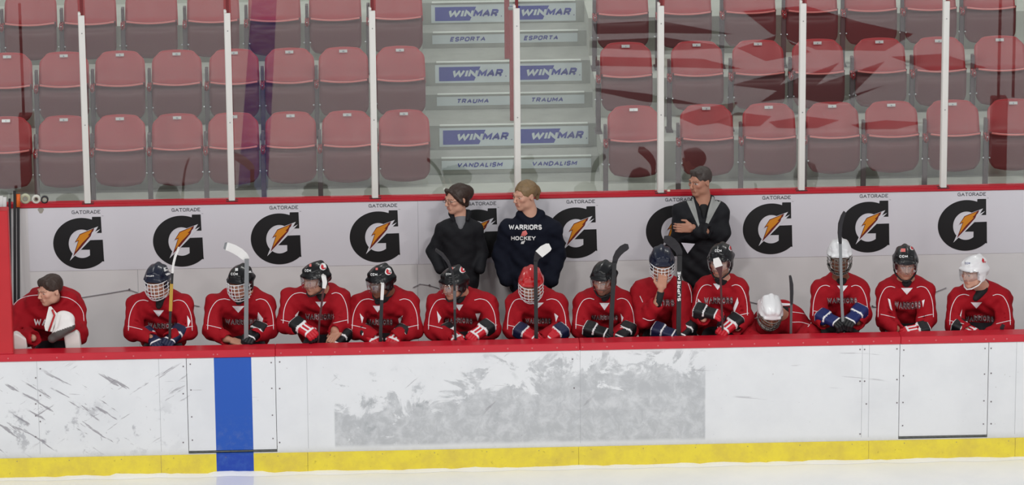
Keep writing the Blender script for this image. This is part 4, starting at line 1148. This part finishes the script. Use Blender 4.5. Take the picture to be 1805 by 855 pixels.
    top = mesh_np(g('topname', 'jersey'), V, Q, g('topmat', JERSEY), root, True, org=org)
    # ---------- undershirt / neck guard
    f = Field(NB-.16, NB+.14, .009)
    f.rc(NB-nd*.05, NB+nd*g('under', .005), .074, .060, 0)
    if VP is not None: f.rc(NB+np.array([0, -.03, -.03]), VP+np.array([0, .046, -.01]), .05, .024, .03)
    V, Q = f.mesh(); us = mesh_np('undershirt', V, Q, g('undermat', UNDER), root, True, org=org)
    # ---------- trousers and footwear
    clo = np.min([HP]+K+A, 0)-.17; chi = np.max([HP]+K+A, 0)+.16
    f = Field(clo, chi, .016)
    for i in (0, 1):
        f.rc(lerp(HP, K[i], .12), K[i], .108 if seated else .10, .088 if seated else .072, .04); f.rc(K[i], A[i]+np.array([0, 0, .03]), .082 if seated else .07, .058, .02)
    V, Q = f.mesh(); mesh_np('trousers', V, Q, g('pantmat', PANT), root, True, org=org)
    for i in (0, 1):
        B = MB(); a = A[i]; B.box((a[0]-.045, a[1]-.19, FLOORZ+.03 if seated else FLOORZ+.004), (a[0]+.045, a[1]+.06, FLOORZ+.11), bev=.03); B.box((a[0]-.05, a[1]-.05, FLOORZ+.08), (a[0]+.05, a[1]+.07, FLOORZ+.2), bev=.03)
        if seated: B.box((a[0]-.004, a[1]-.19, FLOORZ+.002), (a[0]+.004, a[1]+.08, FLOORZ+.04))
        B.build('skate' if seated else 'shoe', UNDER, root, True, org=org)
    # ---------- head gear / hair
    M4 = m4(RM, H-np.array(org))
    if g('hair'):
        V, Q = hair_mesh(g('hair')[0], M); mesh_np('hair', V, Q, HAIRM[g('hair')[1]], root, True, org=org)
    helm = None
    if g('helmet'):
        helm = inst('helmet', HMESH, g('helmet'), root, M4)
        I4 = Matrix.Identity(4)
        if g('cage'): inst('face_cage', CAGEM, g('cage'), helm, I4)
        if g('visor'): inst('visor', VISM, VISOR, helm, I4)
        if g('strap'): inst('chin_strap', STRM, g('strap'), helm, I4)
    # ---------- gloves
    gl = g('gloves', (None, None))
    for i in (0, 1):
        if gl[i]:
            sch, px, gY, fw, up = gl[i]; R_ = frame(fw, up); t = P(*px, gY)-np.array(org)
            glove_obj(sch, (1, -1)[i], root, m4(R_, t))
    # ---------- markings
    bt = bvh_of(top)
    if g('piping', True) and seated:
        yt = cfg['n'][1]
        for i in (0, 1):
            sx, sy = cfg['s'][i]; s = (-1, 1)[i]; out = sx+s*17; pp = cfg.get('pipe', None)
            if pp is None or pp[i] is None:
                w_ = out-nx; q = [(nx+w_*.36, sy-6), (nx+w_*.52, sy-8), (nx+w_*.70, sy-4), (nx+w_*.84, sy+9), (nx+w_*.91, sy+25), (nx+w_*.93, sy+46)]
                drape_line('piping', q, bt, .0034, JWHITE, top, org)
                ex, ey = cfg['e'][i]; drape_line('piping', [(ex+s*10, ey-8), (ex-s*0, ey-6), (ex-s*16, ey-2)], bt, .003, JWHITE, top, org)
            else:
                for l in pp[i]: drape_line('piping', l, bt, .0034, JWHITE, top, org)
    if g('tri'):
        x, y, w_, h_ = cfg['tri']; drape_poly('collar_insert', [(x-w_/2, y), (x+w_/2, y), (x, y+h_)], bt, .003, JWHITE, top, org)
    for (poly, mm) in g('patches', ()): drape_poly('panel', poly, bt, .0035, mm, top, org)
    for t in g('text', ()):
        s_, x0, x1, y, h_, arch = t
        drape_text(s_, x0, x1, y, h_, bt, JGREY, top, org, .30, .0025, arch, serif=.12)
        drape_text(s_, x0, x1, y, h_*.93, bt, JDARK, top, org, .11, .0042, arch)
    for t in g('wtext', ()):
        s_, x0, x1, y, h_, mm = t; drape_text(s_, x0, x1, y, h_, bt, mm, top, org, .24, .003, serif=.12)
    if helm is not None and g('decals'):
        bh = BVHTree.FromPolygons([Vector(RM@v+H) for v in HV], HQ.tolist())
        for d in cfg['decals']:
            if d[0] == 'txt': mesh = drape_text(d[1], d[2], d[3], d[4], d[5], bh, d[6], None, (0, 0, 0), .24, .002)
            else: mesh = drape_poly('decal', d[1], bh, .0025 if len(d) < 4 else d[3], d[2], None, (0, 0, 0), 2)
            if mesh is not None:
                me = mesh.data; v = np.zeros(len(me.vertices)*3, np.float32); me.vertices.foreach_get('co', v); v = (v.reshape(-1, 3)-H)@RM
                me.vertices.foreach_set('co', v.ravel().astype(np.float32)); mesh.name = 'decal'; mesh.parent = helm
    return dict(root=root, top=top, M=M, NB=NB, bt=bt, org=org)

def emblem(cx, cy, w_, h_):     # white blot with a red feather-like mark
    a = [(cx+w_/2*math.cos(t)*(1+.12*math.sin(3*t)), cy+h_/2*math.sin(t)) for t in np.arange(0, 6.28, .5)]
    r = [(cx-w_*.22, cy-h_*.38), (cx+w_*.1, cy-h_*.1), (cx+w_*.05, cy+h_*.12), (cx+w_*.42, cy+h_*.18), (cx+w_*.3, cy+h_*.36), (cx-w_*.15, cy+h_*.36), (cx-w_*.34, cy+h_*.05)]
    return [('poly', a, DECW, .002), ('poly', r, DECR, .0035)]
def dot(cx, cy, w_, h_, m): return [('poly', [(cx-w_/2, cy-h_/2), (cx+w_/2, cy-h_/2), (cx+w_/2, cy+h_/2), (cx-w_/2, cy+h_/2)], m)]

FI = ((.55, -.75, -.35), (-.55, -.75, -.35)); UPG = (0, -.45, 1)
def gl(i, sch, x, y, Y=.23, fw=None, up=None): return (sch, (x, y), Y, fw or FI[i], up or UPG)
def seatedcfg(label, hx, hy, rot, n, xl, xr, sy, **k):
    """xl, xr = outer edges of the sleeves, sy = joint height in pixels"""
    c = dict(label=label, h=(hx, hy), rot=rot, n=(n[0], n[1]-8), s=((xl+22, sy+7), (xr-22, sy+7)), e=((xl+18, sy+53), (xr-18, sy+53)))
    c['w'] = ((xl+48, sy+66), (xr-48, sy+66)); c.update(k); return c

WT = 'WARRIORS'
PL = []
PL.append(seatedcfg('bareheaded goalie with brown hair at the left end, white catching glove raised under his chin', 88, 512, (48, 8, 0), (92, 527), 19, 153, 541,
    hair=('short', 'brown'), skin='fair', pad=True, tr=1.12, w=((58, 596), (118, 572)), e=((36, 592), (136, 590)), under=.0, vneck=.02, pantmat=PANT, rad=(.095, .088, .07),
    pipe=([[(68, 520), (50, 522), (34, 528), (24, 538)]], [[(106, 523), (122, 526), (137, 536), (146, 550), (148, 566)]]), wtext=(('WA', 60, 84, 568, 12, JWHITE),)))
PL.append(seatedcfg('player in navy helmet and white cage with blond hair, leftmost of the helmeted', 277, 497, (14, 10, 0), (284, 524), 217, 348, 530,
    hair=('long', 'blond'), helmet=HN, cage=CW, tri=(279.5, 547, 19, 12), text=((WT, 261, 311, 575, 10, -2),), gloves=(gl(0, 'navy', 270, 601), gl(1, 'navy', 304, 597)), skin='mid',
    decals=[('poly', [(288, 472), (300, 469), (302, 474), (290, 479)], DECW), ('poly', [(291, 483), (302, 479), (303, 482), (294, 486)], DECW), ('txt', 'BAUER', 258, 271, 486.5, 2.6, DECW)],
    patches=(([(330, 556), (336, 566), (331, 578)], JWHITE),)))
PL.append(seatedcfg('player in black helmet with white cage behind the grey stick with white taped blade', 424, 499, (26, 10, 0), (431, 520), 356, 491, 528,
    helmet=HK, cage=CW, tri=(420, 539.5, 22, 12), text=((WT, 397, 453, 568, 10, -1),), gloves=(None, gl(1, 'blackwhite', 445, 592, .22)), bare=(((.9, -.35, -.25), (.1, -.3, 1), (408, 600), .22, .6), None), skin='mid',
    decals=[('txt', 'CCM', 407, 419, 483, 4.5, DECW)]+dot(417, 475, 5, 5, DECW)+dot(440, 479, 10, 3.5, DECW), patches=(([(455, 550), (464, 562), (460, 576), (453, 566)], JWHITE),), w=((398, 597), (452, 590))))
PL.append(seatedcfg('visored player in black helmet, one raised red and white glove, other hand bare', 556, 493, (48, 6, 0), (566, 517), 489, 622, 517,
    helmet=HK, visor=True, strap=STRAPK, tri=(565.5, 532, 19, 12), text=((WT, 538, 589, 559, 11, -1),), gloves=(gl(0, 'redwhite', 540, 583, .18, (.75, -.6, -.35), (.25, -.75, .8)), gl(1, 'blackwhite', 594, 602, .2)),
    w=((521, 578), (590, 582)), e=((505, 572), (603, 572)), bare=(None, ((-.6, -.6, -.5), (0, -.4, 1), (597, 584), .24, .9)), thumb=(1, -1),
    decals=[('txt', 'CCM', 537, 548, 477, 4.5, DECW)]+emblem(569.5, 470, 12, 13)+dot(547, 467.5, 4, 5, PINK), patches=(([(520, 556), (527, 548), (522, 566)], JWHITE),), skin='mid'))
PL.append(seatedcfg('visored player in black helmet with straight white stick edge before his cheek', 671, 498, (44, 10, 0), (683, 522), 611, 746, 528,
    helmet=HK, visor=True, strap=STRAPK, tri=(665.5, 539, 17, 12), text=((WT, 647, 692, 568, 11, 0),), gloves=(gl(0, 'redwhite', 656, 597), gl(1, 'redwhite', 698, 597)), skin='dark',
    decals=[('txt', 'CCM', 653, 665, 484, 4.5, DECW)]+emblem(684.5, 478.5, 12, 13)+dot(664, 474, 4, 4, PINK), patches=(([(702, 562), (710, 556), (704, 574)], JWHITE), ([(634, 552), (641, 560), (638, 570)], JWHITE))))
PL.append(seatedcfg('visored player in black helmet, seated in front of the woman in the black jacket', 800, 501, (46, 10, 0), (812, 522), 746, 884, 528,
    helmet=HK, visor=True, strap=STRAPK, tri=(809.5, 537, 14, 11), text=((WT, 784, 833, 565, 10, 2),), gloves=(gl(0, 'redwhite', 800, 594), gl(1, 'redwhite', 842, 588, .22, (-.75, -.55, -.35))), skin='mid',
    decals=[('txt', 'CCM', 786, 795, 483, 3.5, DECW)]+emblem(815.5, 475, 11, 13)+dot(796, 473, 5, 4, PINK), patches=(([(770, 548), (778, 560), (773, 570)], JWHITE), ([(838, 553), (847, 552), (842, 566)], JWHITE))))
PL.append(seatedcfg('player in red helmet with white cage bowing his head, black stick held upright', 936, 502, (6, 16, 0), (941, 522), 886, 1007, 528,
    helmet=HR, cage=CW, tri=(948, 533.5, 21, 10), text=((WT, 926, 971, 566, 10, 0),), gloves=(gl(0, 'red', 936, 592, .22, (.8, -.5, -.3)), gl(1, 'red', 972, 593, .22, (-.8, -.5, -.3))), skin='mid',
    patches=(([(977, 552), (984, 557), (980, 568)], JWHITE),)))
PL.append(seatedcfg('dark bearded player in black helmet holding the all black stick upright, glancing left', 1064, 493, (24, 12, 0), (1068, 520), 1006, 1127, 527,
    helmet=HK, visor=True, strap=STRAPK, beard=L(30, 24, 22), tri=(1065.5, 534, 18, 13), text=((WT, 1043, 1089, 560, 9, 0),), gloves=(gl(0, 'blackwhite', 1060, 586, .2, (.9, -.35, -.2)), gl(1, 'blackwhite', 1096, 592, .22)), skin='mid',
    patches=(([(1094, 553), (1099, 560), (1096, 568)], JWHITE),)))
PL.append(seatedcfg('player in navy helmet with white cage resting his chin on a bare fist', 1167, 466, (0, 16, 0), (1167, 500), 1108, 1222, 507,
    helmet=HN, cage=CW, text=(('ORS', 1164, 1189, 534, 12, 0),), gloves=(gl(0, 'navy', 1180, 588, .2, (.9, -.4, -.2)), gl(1, 'blackwhite', 1204, 588, .22)), skin='mid', Ye=(.34, .36), Yw=(.24, .24), e=((1134, 562), (1203, 566)), w=((1157, 536), (1200, 588)),
    bare=(((.12, .12, 1), (.1, -1, .1), (1166, 508), .235, 1.5), None), thumb=(1, -1), rad=(.083, .078, .06),
    pipe=([[(1150, 488), (1136, 489), (1122, 494), (1114, 504)], [(1128, 522), (1133, 533)], [(1133, 561), (1145, 565), (1158, 562)]], [[(1184, 484), (1200, 488), (1211, 497), (1218, 516), (1219, 534)]])))
PL.append(seatedcfg('player in black helmet looking left, seated right in front of the man with crossed arms', 1270, 461, (22, 8, 0), (1272, 496), 1217, 1326, 503,
    helmet=HK, visor=True, strap=STRAPK, tri=(1265, 500, 16, 11), text=((WT, 1241, 1292, 530, 12, 0),), gloves=(gl(0, 'redcuff', 1254, 553, .22, (.9, -.35, -.15)), gl(1, 'redwhite', 1282, 578, .2, (-.7, -.5, -.4))), skin='fair',
    e=((1232, 560), (1310, 560)), w=((1240, 562), (1300, 578)), beard=L(60, 42, 34), decals=[('txt', 'CCM', 1260, 1272, 442, 4.5, DECW)]+emblem(1288.5, 437, 8, 11), patches=(([(1300, 524), (1302, 534), (1295, 550), (1287, 557)], JWHITE), ([(1230, 526), (1239, 536), (1238, 540), (1230, 538)], JWHITE))))
PL.append(seatedcfg('player in white helmet doubled over with his head down near the ledge', 1357, 551, (-4, 38, 4), (1380, 560), 1296, 1444, 574,
    helmet=HW, cage=CKM, strap=STRAPW, skin='mid', Yh=.30, Yn=.46, Ys=.44, e=((1318, 596), (1428, 590)), w=((1345, 606), (1400, 606)), Ye=(.30, .30), hair=('short', 'dark'),
    pipe=([[(1342, 557), (1330, 562), (1318, 573), (1310, 584)]], [[(1376, 549), (1396, 550), (1416, 553), (1430, 560)], [(1396, 568), (1412, 568), (1426, 572)], [(1424, 576), (1434, 566), (1443, 570)]]),
    patches=(([(1376, 534), (1392, 535), (1396, 538), (1380, 539)], JWHITE),)))
PL.append(seatedcfg('player in white helmet with dark cage, big blue gloves stacked on his upright stick', 1480, 453, (4, 10, 0), (1482, 495), 1424, 1538, 504,
    helmet=HW, cage=CKM, strap=STRAPK, tri=(1485, 503.5, 19, 12), text=((WT, 1458, 1511, 530, 10, 0),), gloves=(gl(0, 'blue', 1468, 566, .2, (.7, -.6, -.2)), gl(1, 'blue', 1503, 562, .2, (-.6, -.6, -.4))), skin='dark',
    e=((1444, 556), (1518, 556)), w=((1452, 570), (1512, 568))))
PL.append(seatedcfg('player in black helmet facing forward with bare face, third from the right end', 1596, 465, (0, 10, 0), (1597, 498), 1539, 1654, 506,
    helmet=HK, strap=STRAPK, visor=True, tri=(1598.5, 507.5, 21, 12), text=((WT, 1577, 1623, 539, 13, -2),), gloves=(None, gl(1, 'redwhite', 1607, 584, .22, (-.95, -.2, -.1))), skin='mid', bare=(None, None),
    e=((1562, 562), (1634, 562)), w=((1580, 580), (1622, 584)), decals=[('txt', 'CCM', 1585, 1600, 452, 4.5, DECW)]+emblem(1608, 436, 8, 10)+dot(1592, 441, 8, 6, PINK), patches=(([(1565, 526), (1569, 528), (1573, 548), (1569, 544)], JWHITE), ([(1625, 530), (1630, 528), (1627, 542)], JWHITE))))
PL.append(seatedcfg('player in white helmet and visor looking left, rightmost on the bench', 1716, 481, (50, 4, 0), (1730, 512), 1665, 1790, 520,
    helmet=HW, visor=True, strap=STRAPW, tri=(1721, 533, 20, 11), text=((WT, 1700, 1752, 561, 11, 3),), gloves=(gl(0, 'redwhite', 1709, 584, .24, (.8, -.5, -.3)), None), skin='fair',
    decals=emblem(1734, 459, 10, 12)+[('txt', 'CCM', 1701, 1710, 464, 3.5, mat('decal_blue', L(50, 60, 120), .5))], w=((1704, 582), (1748, 588)), patches=(([(1692, 556), (1696, 545), (1694, 560)], JWHITE),)))
PEOPLE = []
for c in PL: PEOPLE.append(person('hockey_player', c))

_p9 = PEOPLE[8]; q = MB(); q.tube([P(1156, 540, .245), P(1161, 528, .24), P(1165, 514, .235)], [.036, .034, .030], 14)
q.build('wrist_sleeve', UNDER, _p9['root'], True, org=_p9['org'])
# ---- goalie equipment worn by the first player
gp = PEOPLE[0]; go = gp['org']; GW = mat('goalie_pad_white', L(224, 222, 218), .5, var=.06, vscale=14); GD = mat('goalie_palm_dark', L(72, 66, 64), .7)
f = Field(P(110, 560, .12)-.22, P(110, 560, .12)+.2, .0065)
C1 = P(112, 566, .17)
f.el(C1, (.085, .05, .088), 0); f.rc(P(121, 563, .16), P(103, 586, .14), .045, .05, .03); f.rc(P(124, 575, .14), P(92, 597, .14), .04, .036, .02)
f.rc(P(104, 553, .13), P(98, 575, .11), .018, .022, .008, 's')
for k in range(4): f.rc(P(124-k*5, 556+k*2, .10), P(121-k*5, 574+k*2, .085), .006, .006, .006, 's')
V, Q = f.mesh(); mid = P(100, 588, .14)[2]
yv = np.array([proj(v)[1]-(-.35)*(proj(v)[0]-100) for v in V])
col = np.where((yv > 584)[:, None], np.array(GD[:3] if False else L(78, 72, 70)[:3]), np.array(L(226, 222, 220)[:3]))
mesh_np('catching_glove', V, Q, vcmat('goalie_glove', .5, .4, .2, 40), gp['root'], True, col, org=go)
q = MB(); poly = [(86, 541), (90, 540), (101, 553), (92, 585), (80, 583), (78, 574)]
a = [P(x, y, .12) for x, y in poly]; c_ = [P(x, y, .15) for x, y in poly]; n = len(poly)
q.add(a+c_, [list(range(n))[::-1], [n+i for i in range(n)]]+[[i, (i+1) % n, n+(i+1) % n, n+i] for i in range(n)]); q.build('glove_cuff', GW, gp['root'], org=go)
q = MB(); q.tube([P(92, 546, .112), P(96, 556, .112), P(86, 584, .112)], .009, 6); q.build('cuff_stripe', mat('stripe_red', L(180, 30, 34), .6), gp['root'], True, org=go)
for nm, pts_ in (('leg_pad', [(22, 590), (28, 588), (47, 598), (48, 616), (24, 620)]), ('leg_pad', [(112, 592), (122, 588), (134, 583), (140, 590), (143, 616), (116, 618)])):
    a = [P(x, y, .18) for x, y in pts_]; c_ = [p+np.array([0, .10, 0]) for p in a]; n = len(a)
    q = MB(); q.add(a+c_, [list(range(n))[::-1], [n+i for i in range(n)]]+[[i, (i+1) % n, n+(i+1) % n, n+i] for i in range(n)]); o = q.build(nm, GW, gp['root'], org=go)
    md = o.modifiers.new('b', 'BEVEL'); md.width = .014; md.segments = 3

# ---- the three people standing behind the bench
JKT = mat('black_jacket', L(21, 22, 27), .75, bump=.7, bscale=10, spec=.3); HOOD = mat('navy_hoodie', L(16, 20, 34), .85, bump=.8, bscale=9, spec=.2); TRK = mat('black_trousers', L(14, 15, 18), .8); LAP = mat('grey_lapel', L(150, 152, 150), .8)
wd = person('person', dict(seated=False, label='woman with glasses and pinned up dark hair in a fitted black jacket, hands in pockets', h=(805, 351), rot=(52, 4, 0), n=(811, 382), s=((781, 404), (838, 404)), e=((763, 443), (850, 445)), w=((776, 474), (846, 474)),
    Yh=1.37, Yn=1.39, Ys=1.40, Ye=(1.41, 1.41), Yw=(1.30, 1.30), hair=('updo', 'brown'), skin='fair', jaw=.92, neck=.92, pocket=True, tr=.80, rad=(.056, .052, .045), topname='jacket', topmat=JKT, pantmat=TRK, collar=True, vneck=.06, neckhole=.052,
    undermat=mat('grey_shirt', L(120, 120, 124), .8), under=-.01, hip=.86, piping=False, fold=.004))
hd = person('person', dict(seated=False, label='man with tied back blond hair in a dark navy hoodie with white chest lettering', h=(925, 345), rot=(50, 4, 0), n=(935, 380), s=((897, 405), (971, 405)), e=((883, 448), (982, 448)), w=((892, 492), (972, 494)),
    Yh=1.36, Yn=1.38, Ys=1.39, Ye=(1.39, 1.39), Yw=(1.28, 1.28), hair=('tied', 'blond'), skin='fair', brow=L(120, 90, 66), tr=1.02, neck=1.1, pocket=True, rad=(.085, .078, .062), topname='hoodie', topmat=HOOD, pantmat=TRK, hood=True, vneck=.0, under=-.02, undermat=HOOD, piping=False, hip=.88,
    wtext=((WT, 897, 955, 400.5, 9, DECW), ('HOCKEY', 901, 944, 420, 7, DECW)), patches=(([(918, 416), (921, 408), (927, 406), (930, 412), (926, 416)], PINK), ([(919, 426), (926, 424), (923, 430), (918, 430)], DECW))))
mn = person('person', dict(seated=False, label='man with short dark hair and arms crossed in a black jacket with grey lapels', h=(1234, 320), rot=(46, 4, 0), n=(1239, 356), s=((1204, 374), (1267, 374)), e=((1200, 414), (1271, 412)), w=((1244, 408), (1222, 402)),
    Yh=1.37, Yn=1.39, Ys=1.40, Ye=(1.34, 1.34), Yw=(1.19, 1.22), hair=('crop', 'short'), skin='mid', tr=.98, rad=(.086, .078, .056), topname='jacket', topmat=JKT, pantmat=TRK, collar=True, vneck=.10, neckhole=.058, under=.0, piping=False, hip=.93,
    bare=(None, ((-.85, -.1, .05), (0, -1, .1), (1219, 402), 1.20, .9)), thumb=(1, -1), neck=1.12,
    patches=(([(1207, 347), (1213, 343), (1222, 348), (1228, 372), (1233, 396), (1231, 400), (1220, 376)], LAP), ([(1256, 343), (1264, 346), (1272, 353), (1262, 370), (1247, 398), (1243, 396), (1248, 372)], LAP))))
# glasses
RM, H = wd['M']; o3 = wd['org']; gr = MB()
for s in (-1, 1):
    gr.tube([RM@np.array([s*.031+.021*math.cos(t), -.112+.006*abs(math.cos(t)), .003+.014*math.sin(t)])+H for t in np.linspace(0, 2*PI, 17)], .0016, 5)
    gr.tube([RM@np.array(p)+H for p in ((s*.052, -.105, .008), (s*.072, -.06, .010), (s*.080, .005, .008))], .0018, 5)
gr.tube([RM@np.array(p)+H for p in ((-.011, -.114, .006), (0, -.117, .008), (.011, -.114, .006))], .0016, 5)
gr.build('glasses', mat('dark_frame', L(24, 20, 22), .3), wd['root'], True, org=o3)
# folded white paper tucked under the man's arm
q = MB(); a = [P(x, y, 1.17) for x, y in ((1201, 428), (1225, 430), (1212, 447))]; c_ = [p+np.array([.0, .004, 0]) for p in a]
q.add(a+c_, [[2, 1, 0], [3, 4, 5], [0, 1, 4, 3], [1, 2, 5, 4], [2, 0, 3, 5]]); tag(q.build('paper_sheet', mat('paper', L(205, 203, 212), .7)), 'folded white paper sheet held below the crossed arms of the man', 'paper')

# ---- hockey sticks
STK = {'black': mat('stick_black', L(24, 22, 24), .4), 'grey': mat('stick_grey', L(128, 130, 132), .4, .3), 'redb': mat('stick_dark_red', L(70, 22, 24), .4), 'white': mat('stick_tape_white', L(222, 220, 218), .7), 'yel': mat('stick_yellow', L(176, 140, 50), .5), 'mid': mat('stick_mid_grey', L(92, 90, 92), .4, .3), 'orange': mat('stick_orange', L(226, 104, 34), .5), 'dk': mat('tape_dark', L(38, 36, 40), .8)}
def stick(label, shaft, blade, cs, cb, wpx=5.5, bands=(), toe=None, thick=.008, heel=None):
    """shaft: [(x,y,Y)...] bottom to heel, blade: [(x,y,Y,halfwidth px)...]"""
    s3 = [P(x, y, Y) for x, y, Y in shaft]
    d = unit(s3[0]-s3[1]) if len(s3) > 1 else np.array([0, 0, -1.]); zt = .45
    if d[2] < -.3: foot = s3[0]+d*((s3[0][2]-zt)/-d[2])
    else: foot = np.array([s3[0][0], s3[0][1]+.05, zt])
    foot[1] = max(foot[1], .175)
    org = tuple(foot); r = empty('hockey_stick', org, label, 'hockey stick')
    B = MB(); B.tube([foot]+s3, wpx/214/2*1.41, 4, sx=1., sy=1.0); B.build('shaft', STK[cs], r, org=org)
    if blade:
        pts_ = [P(x, y, Y) for x, y, Y, w_ in blade]; N = len(pts_); V = []
        for i in range(N):
            x0, y0 = blade[max(0, i-1)][:2]; x1, y1 = blade[min(N-1, i+1)][:2]; t = np.array([x1-x0, y1-y0], float); t /= np.linalg.norm(t)+1e-6; nrm = np.array([-t[1], t[0]])
            x, y, Y, w_ = blade[i]; a = P(x+nrm[0]*w_, y+nrm[1]*w_, Y); c = P(x-nrm[0]*w_, y-nrm[1]*w_, Y)
            th = np.array([0, thick/2, 0]); V += [a-th, c-th, c+th, a+th]
        F = [[4*i+k, 4*i+(k+1) % 4, 4*i+4+(k+1) % 4, 4*i+4+k] for i in range(N-1) for k in range(4)]+[[3, 2, 1, 0], [4*N-4, 4*N-3, 4*N-2, 4*N-1]]
        if toe:     # toe end in another colour
            k0 = N-toe; b1 = MB(); b1.add(V[:4*(k0+1)], [f for f in F[:4*k0]]+[[3, 2, 1, 0]]); bo = b1.build('blade', STK[cb[0]], r, org=org)
            b2 = MB(); b2.add(V[4*k0:], [[q_-4*k0 for q_ in f] for f in F[4*k0:4*(N-1)]]+[[3, 2, 1, 0], [4*(N-k0)-4, 4*(N-k0)-3, 4*(N-k0)-2, 4*(N-k0)-1]]); b2.build('blade_tape', STK[cb[1]], bo, org=org)
        else:
            b1 = MB(); b1.add(V, F); b1.build('blade', STK[cb], r, org=org)
    for (a, c, cc) in bands:
        B = MB(); B.tube([P(*a), P(*c)], (wpx+1.2)/214/2*1.41, 4); B.build('grip_band', STK[cc], r, org=org)
    return r, org
stick('slim black stick with a yellow shaft band and white blade, beside blond hair', [(299, 602, .19), (300, 560, .20), (304, 478, .22)], [(304, 480, .22, 2), (305.5, 466, .21, 2), (309, 451, .20, 2), (315, 437, .19, 1.6)], 'black', 'white', 4.5, bands=(((300.6, 548, .2), (302.5, 500, .213), 'yel'),), thick=.06)
stick('grey shafted stick with white taped blade curving up to the left', [(434, 594, .19), (434, 560, .20), (435, 456, .22)], [(436, 458, .22, 5), (431, 452, .21, 7), (423, 445, .21, 7.5), (413, 439, .20, 7.5), (403, 435, .19, 7), (399, 434, .19, 7), (395, 433, .19, 5)], 'grey', ('white', 'grey'), 7.5, toe=2)
stick('slim dark red stick with short white blade edge beside the visor of its owner', [(561, 598, .16), (563, 566, .17), (571, 505, .20)], [(571, 507, .20, 3), (572.5, 497, .20, 4), (571, 489, .20, 4), (568, 485, .20, 2)], 'redb', 'white', 3.6, thick=.05)
stick('black stick with straight white blade edge before the cheek of a visored player', [(671, 604, .18), (671, 585, .19), (673, 524, .21)], [(673, 527, .21, 2.6), (674, 514, .21, 2.8), (674.5, 500, .20, 2.6)], 'black', 'white', 6, thick=.06)
stick('thin dark stick bowing left with pale shaft lettering in front of the jacketed woman', [(803, 598, .16), (802, 580, .17), (801, 500, .20), (797, 478, .205)], [(797, 480, .205, 2), (790, 462, .20, 2.2), (780, 449, .20, 2.2), (768, 440, .19, 1.6)], 'black', 'dk', 4.2, bands=(((802.0, 545, .183), (801.3, 512, .196), 'mid'),), thick=.06)
stick('black stick with white taped toe in front of the red helmeted player', [(945, 598, .18), (945, 575, .19), (944, 460, .22)], [(944, 462, .22, 3.5), (946, 454, .22, 5), (950, 448, .21, 8), (958, 441, .21, 8.5), (966, 436, .20, 7.5), (970, 434, .20, 5)], 'black', ('dk', 'white'), 6.5, toe=4)
stick('all black stick with blade curving up to the right beside the bearded player', [(1076, 598, .18), (1077, 575, .19), (1083, 462, .22)], [(1083, 465, .22, 4), (1085, 455, .22, 5), (1090, 446, .21, 6), (1097, 439, .20, 6.5), (1104, 435, .19, 6), (1108, 434, .19, 3.5)], 'black', 'dk', 7.5)
ss = stick('black stick with white vertical lettering and blade leaning left over the navy helmet', [(1196, 600, .18), (1196, 575, .19), (1198, 450, .22)], [(1198, 455, .22, 4), (1197, 444, .22, 6), (1192, 435, .22, 7.5), (1184, 427, .21, 8), (1176, 422, .20, 7.5), (1170, 421, .19, 5)], 'black', 'dk', 8)
V, F = text2d('SUPREME', .24, .2); wv = V[:, 0].max(); vv = []
for u, v in V: vv.append(P(1197-(v-.5)*5.6, 531-(u/wv)*52, .172+.014*(u/wv)))
mesh_np('lettering', np.array(vv), F, DECW, ss[0], False, org=ss[1])
stick('thin dark red stick with white blade before the face of the player under the man', [(1274, 600, .16), (1274, 588, .165), (1270, 486, .20)], [(1270, 488, .20, 2), (1269, 478, .20, 4), (1267, 470, .20, 7), (1264, 462, .20, 7), (1262, 455, .20, 5)], 'redb', ('redb', 'white'), 3.6, toe=3, thick=.012)
stick('dark stick with its curved blade edge standing over the doubled over player', [(1394, 606, .16), (1394, 580, .17), (1395, 530, .19)], [(1395, 535, .19, 2), (1395.5, 515, .18, 2.6), (1395, 500, .18, 2.8), (1393, 487, .18, 2)], 'mid', 'dk', 4.2, thick=.06)
stick('grey stick with dark blade reaching above the white helmet with the dark cage', [(1485, 556, .18), (1484, 540, .185), (1481, 425, .22)], [(1481, 428, .22, 2.4), (1480, 412, .22, 3), (1481, 396, .21, 3.2), (1485, 382, .20, 2.4), (1489, 374, .20, 1.6)], 'grey', 'dk', 5, thick=.06)
r_, o_ = stick('short dark blade tip poking over the ledge at the right end', [(1767, 596, .16), (1768, 588, .155)], [(1768, 590, .155, 2.5), (1766, 578, .14, 3.5), (1769, 572, .14, 3)], 'dk', 'dk', 4)
# spare sticks racked against the wall at the left end
for i, (pts_, c, cp_, lab) in enumerate((((26.5, 560, 26.0, 336), 'black', None, 'black spare stick handle in the rack beside the left partition, tallest'), ((33, 562, 32, 342), 'dk', 'orange', 'spare stick with orange taped top in the rack by the left wall edge'),
        ((19, 560, 17, 350), 'dk', None, 'dark spare stick handle in the rack, between white one and tall black one'), ((10, 560, 8, 347), 'mid', 'white', 'spare stick with white taped knob in the rack, right of two'), ((3, 560, 1.5, 345), 'mid', 'white', 'spare stick with white taped knob in the rack, at the frame edge'))):
    x0, y0, x1, y1 = pts_; yb = 1.62; a = P(x1, y1, yb); b0 = P(x0, y0, yb-.12); dd = unit(b0-a); ft = a+dd*((a[2]-(FLOORZ+.003))/-dd[2]); org = tuple(ft)
    r = empty('hockey_stick', org, lab, 'hockey stick'); B = MB(); B.tube([ft, a], .0165 if i < 2 else .014, 4); B.build('shaft', STK[c], r, org=org)
    if cp_: B = MB(); B.tube([a-dd*.0, a+dd*.11], .0195, 6); B.build('grip_tape', STK[cp_], r, True, org=org)
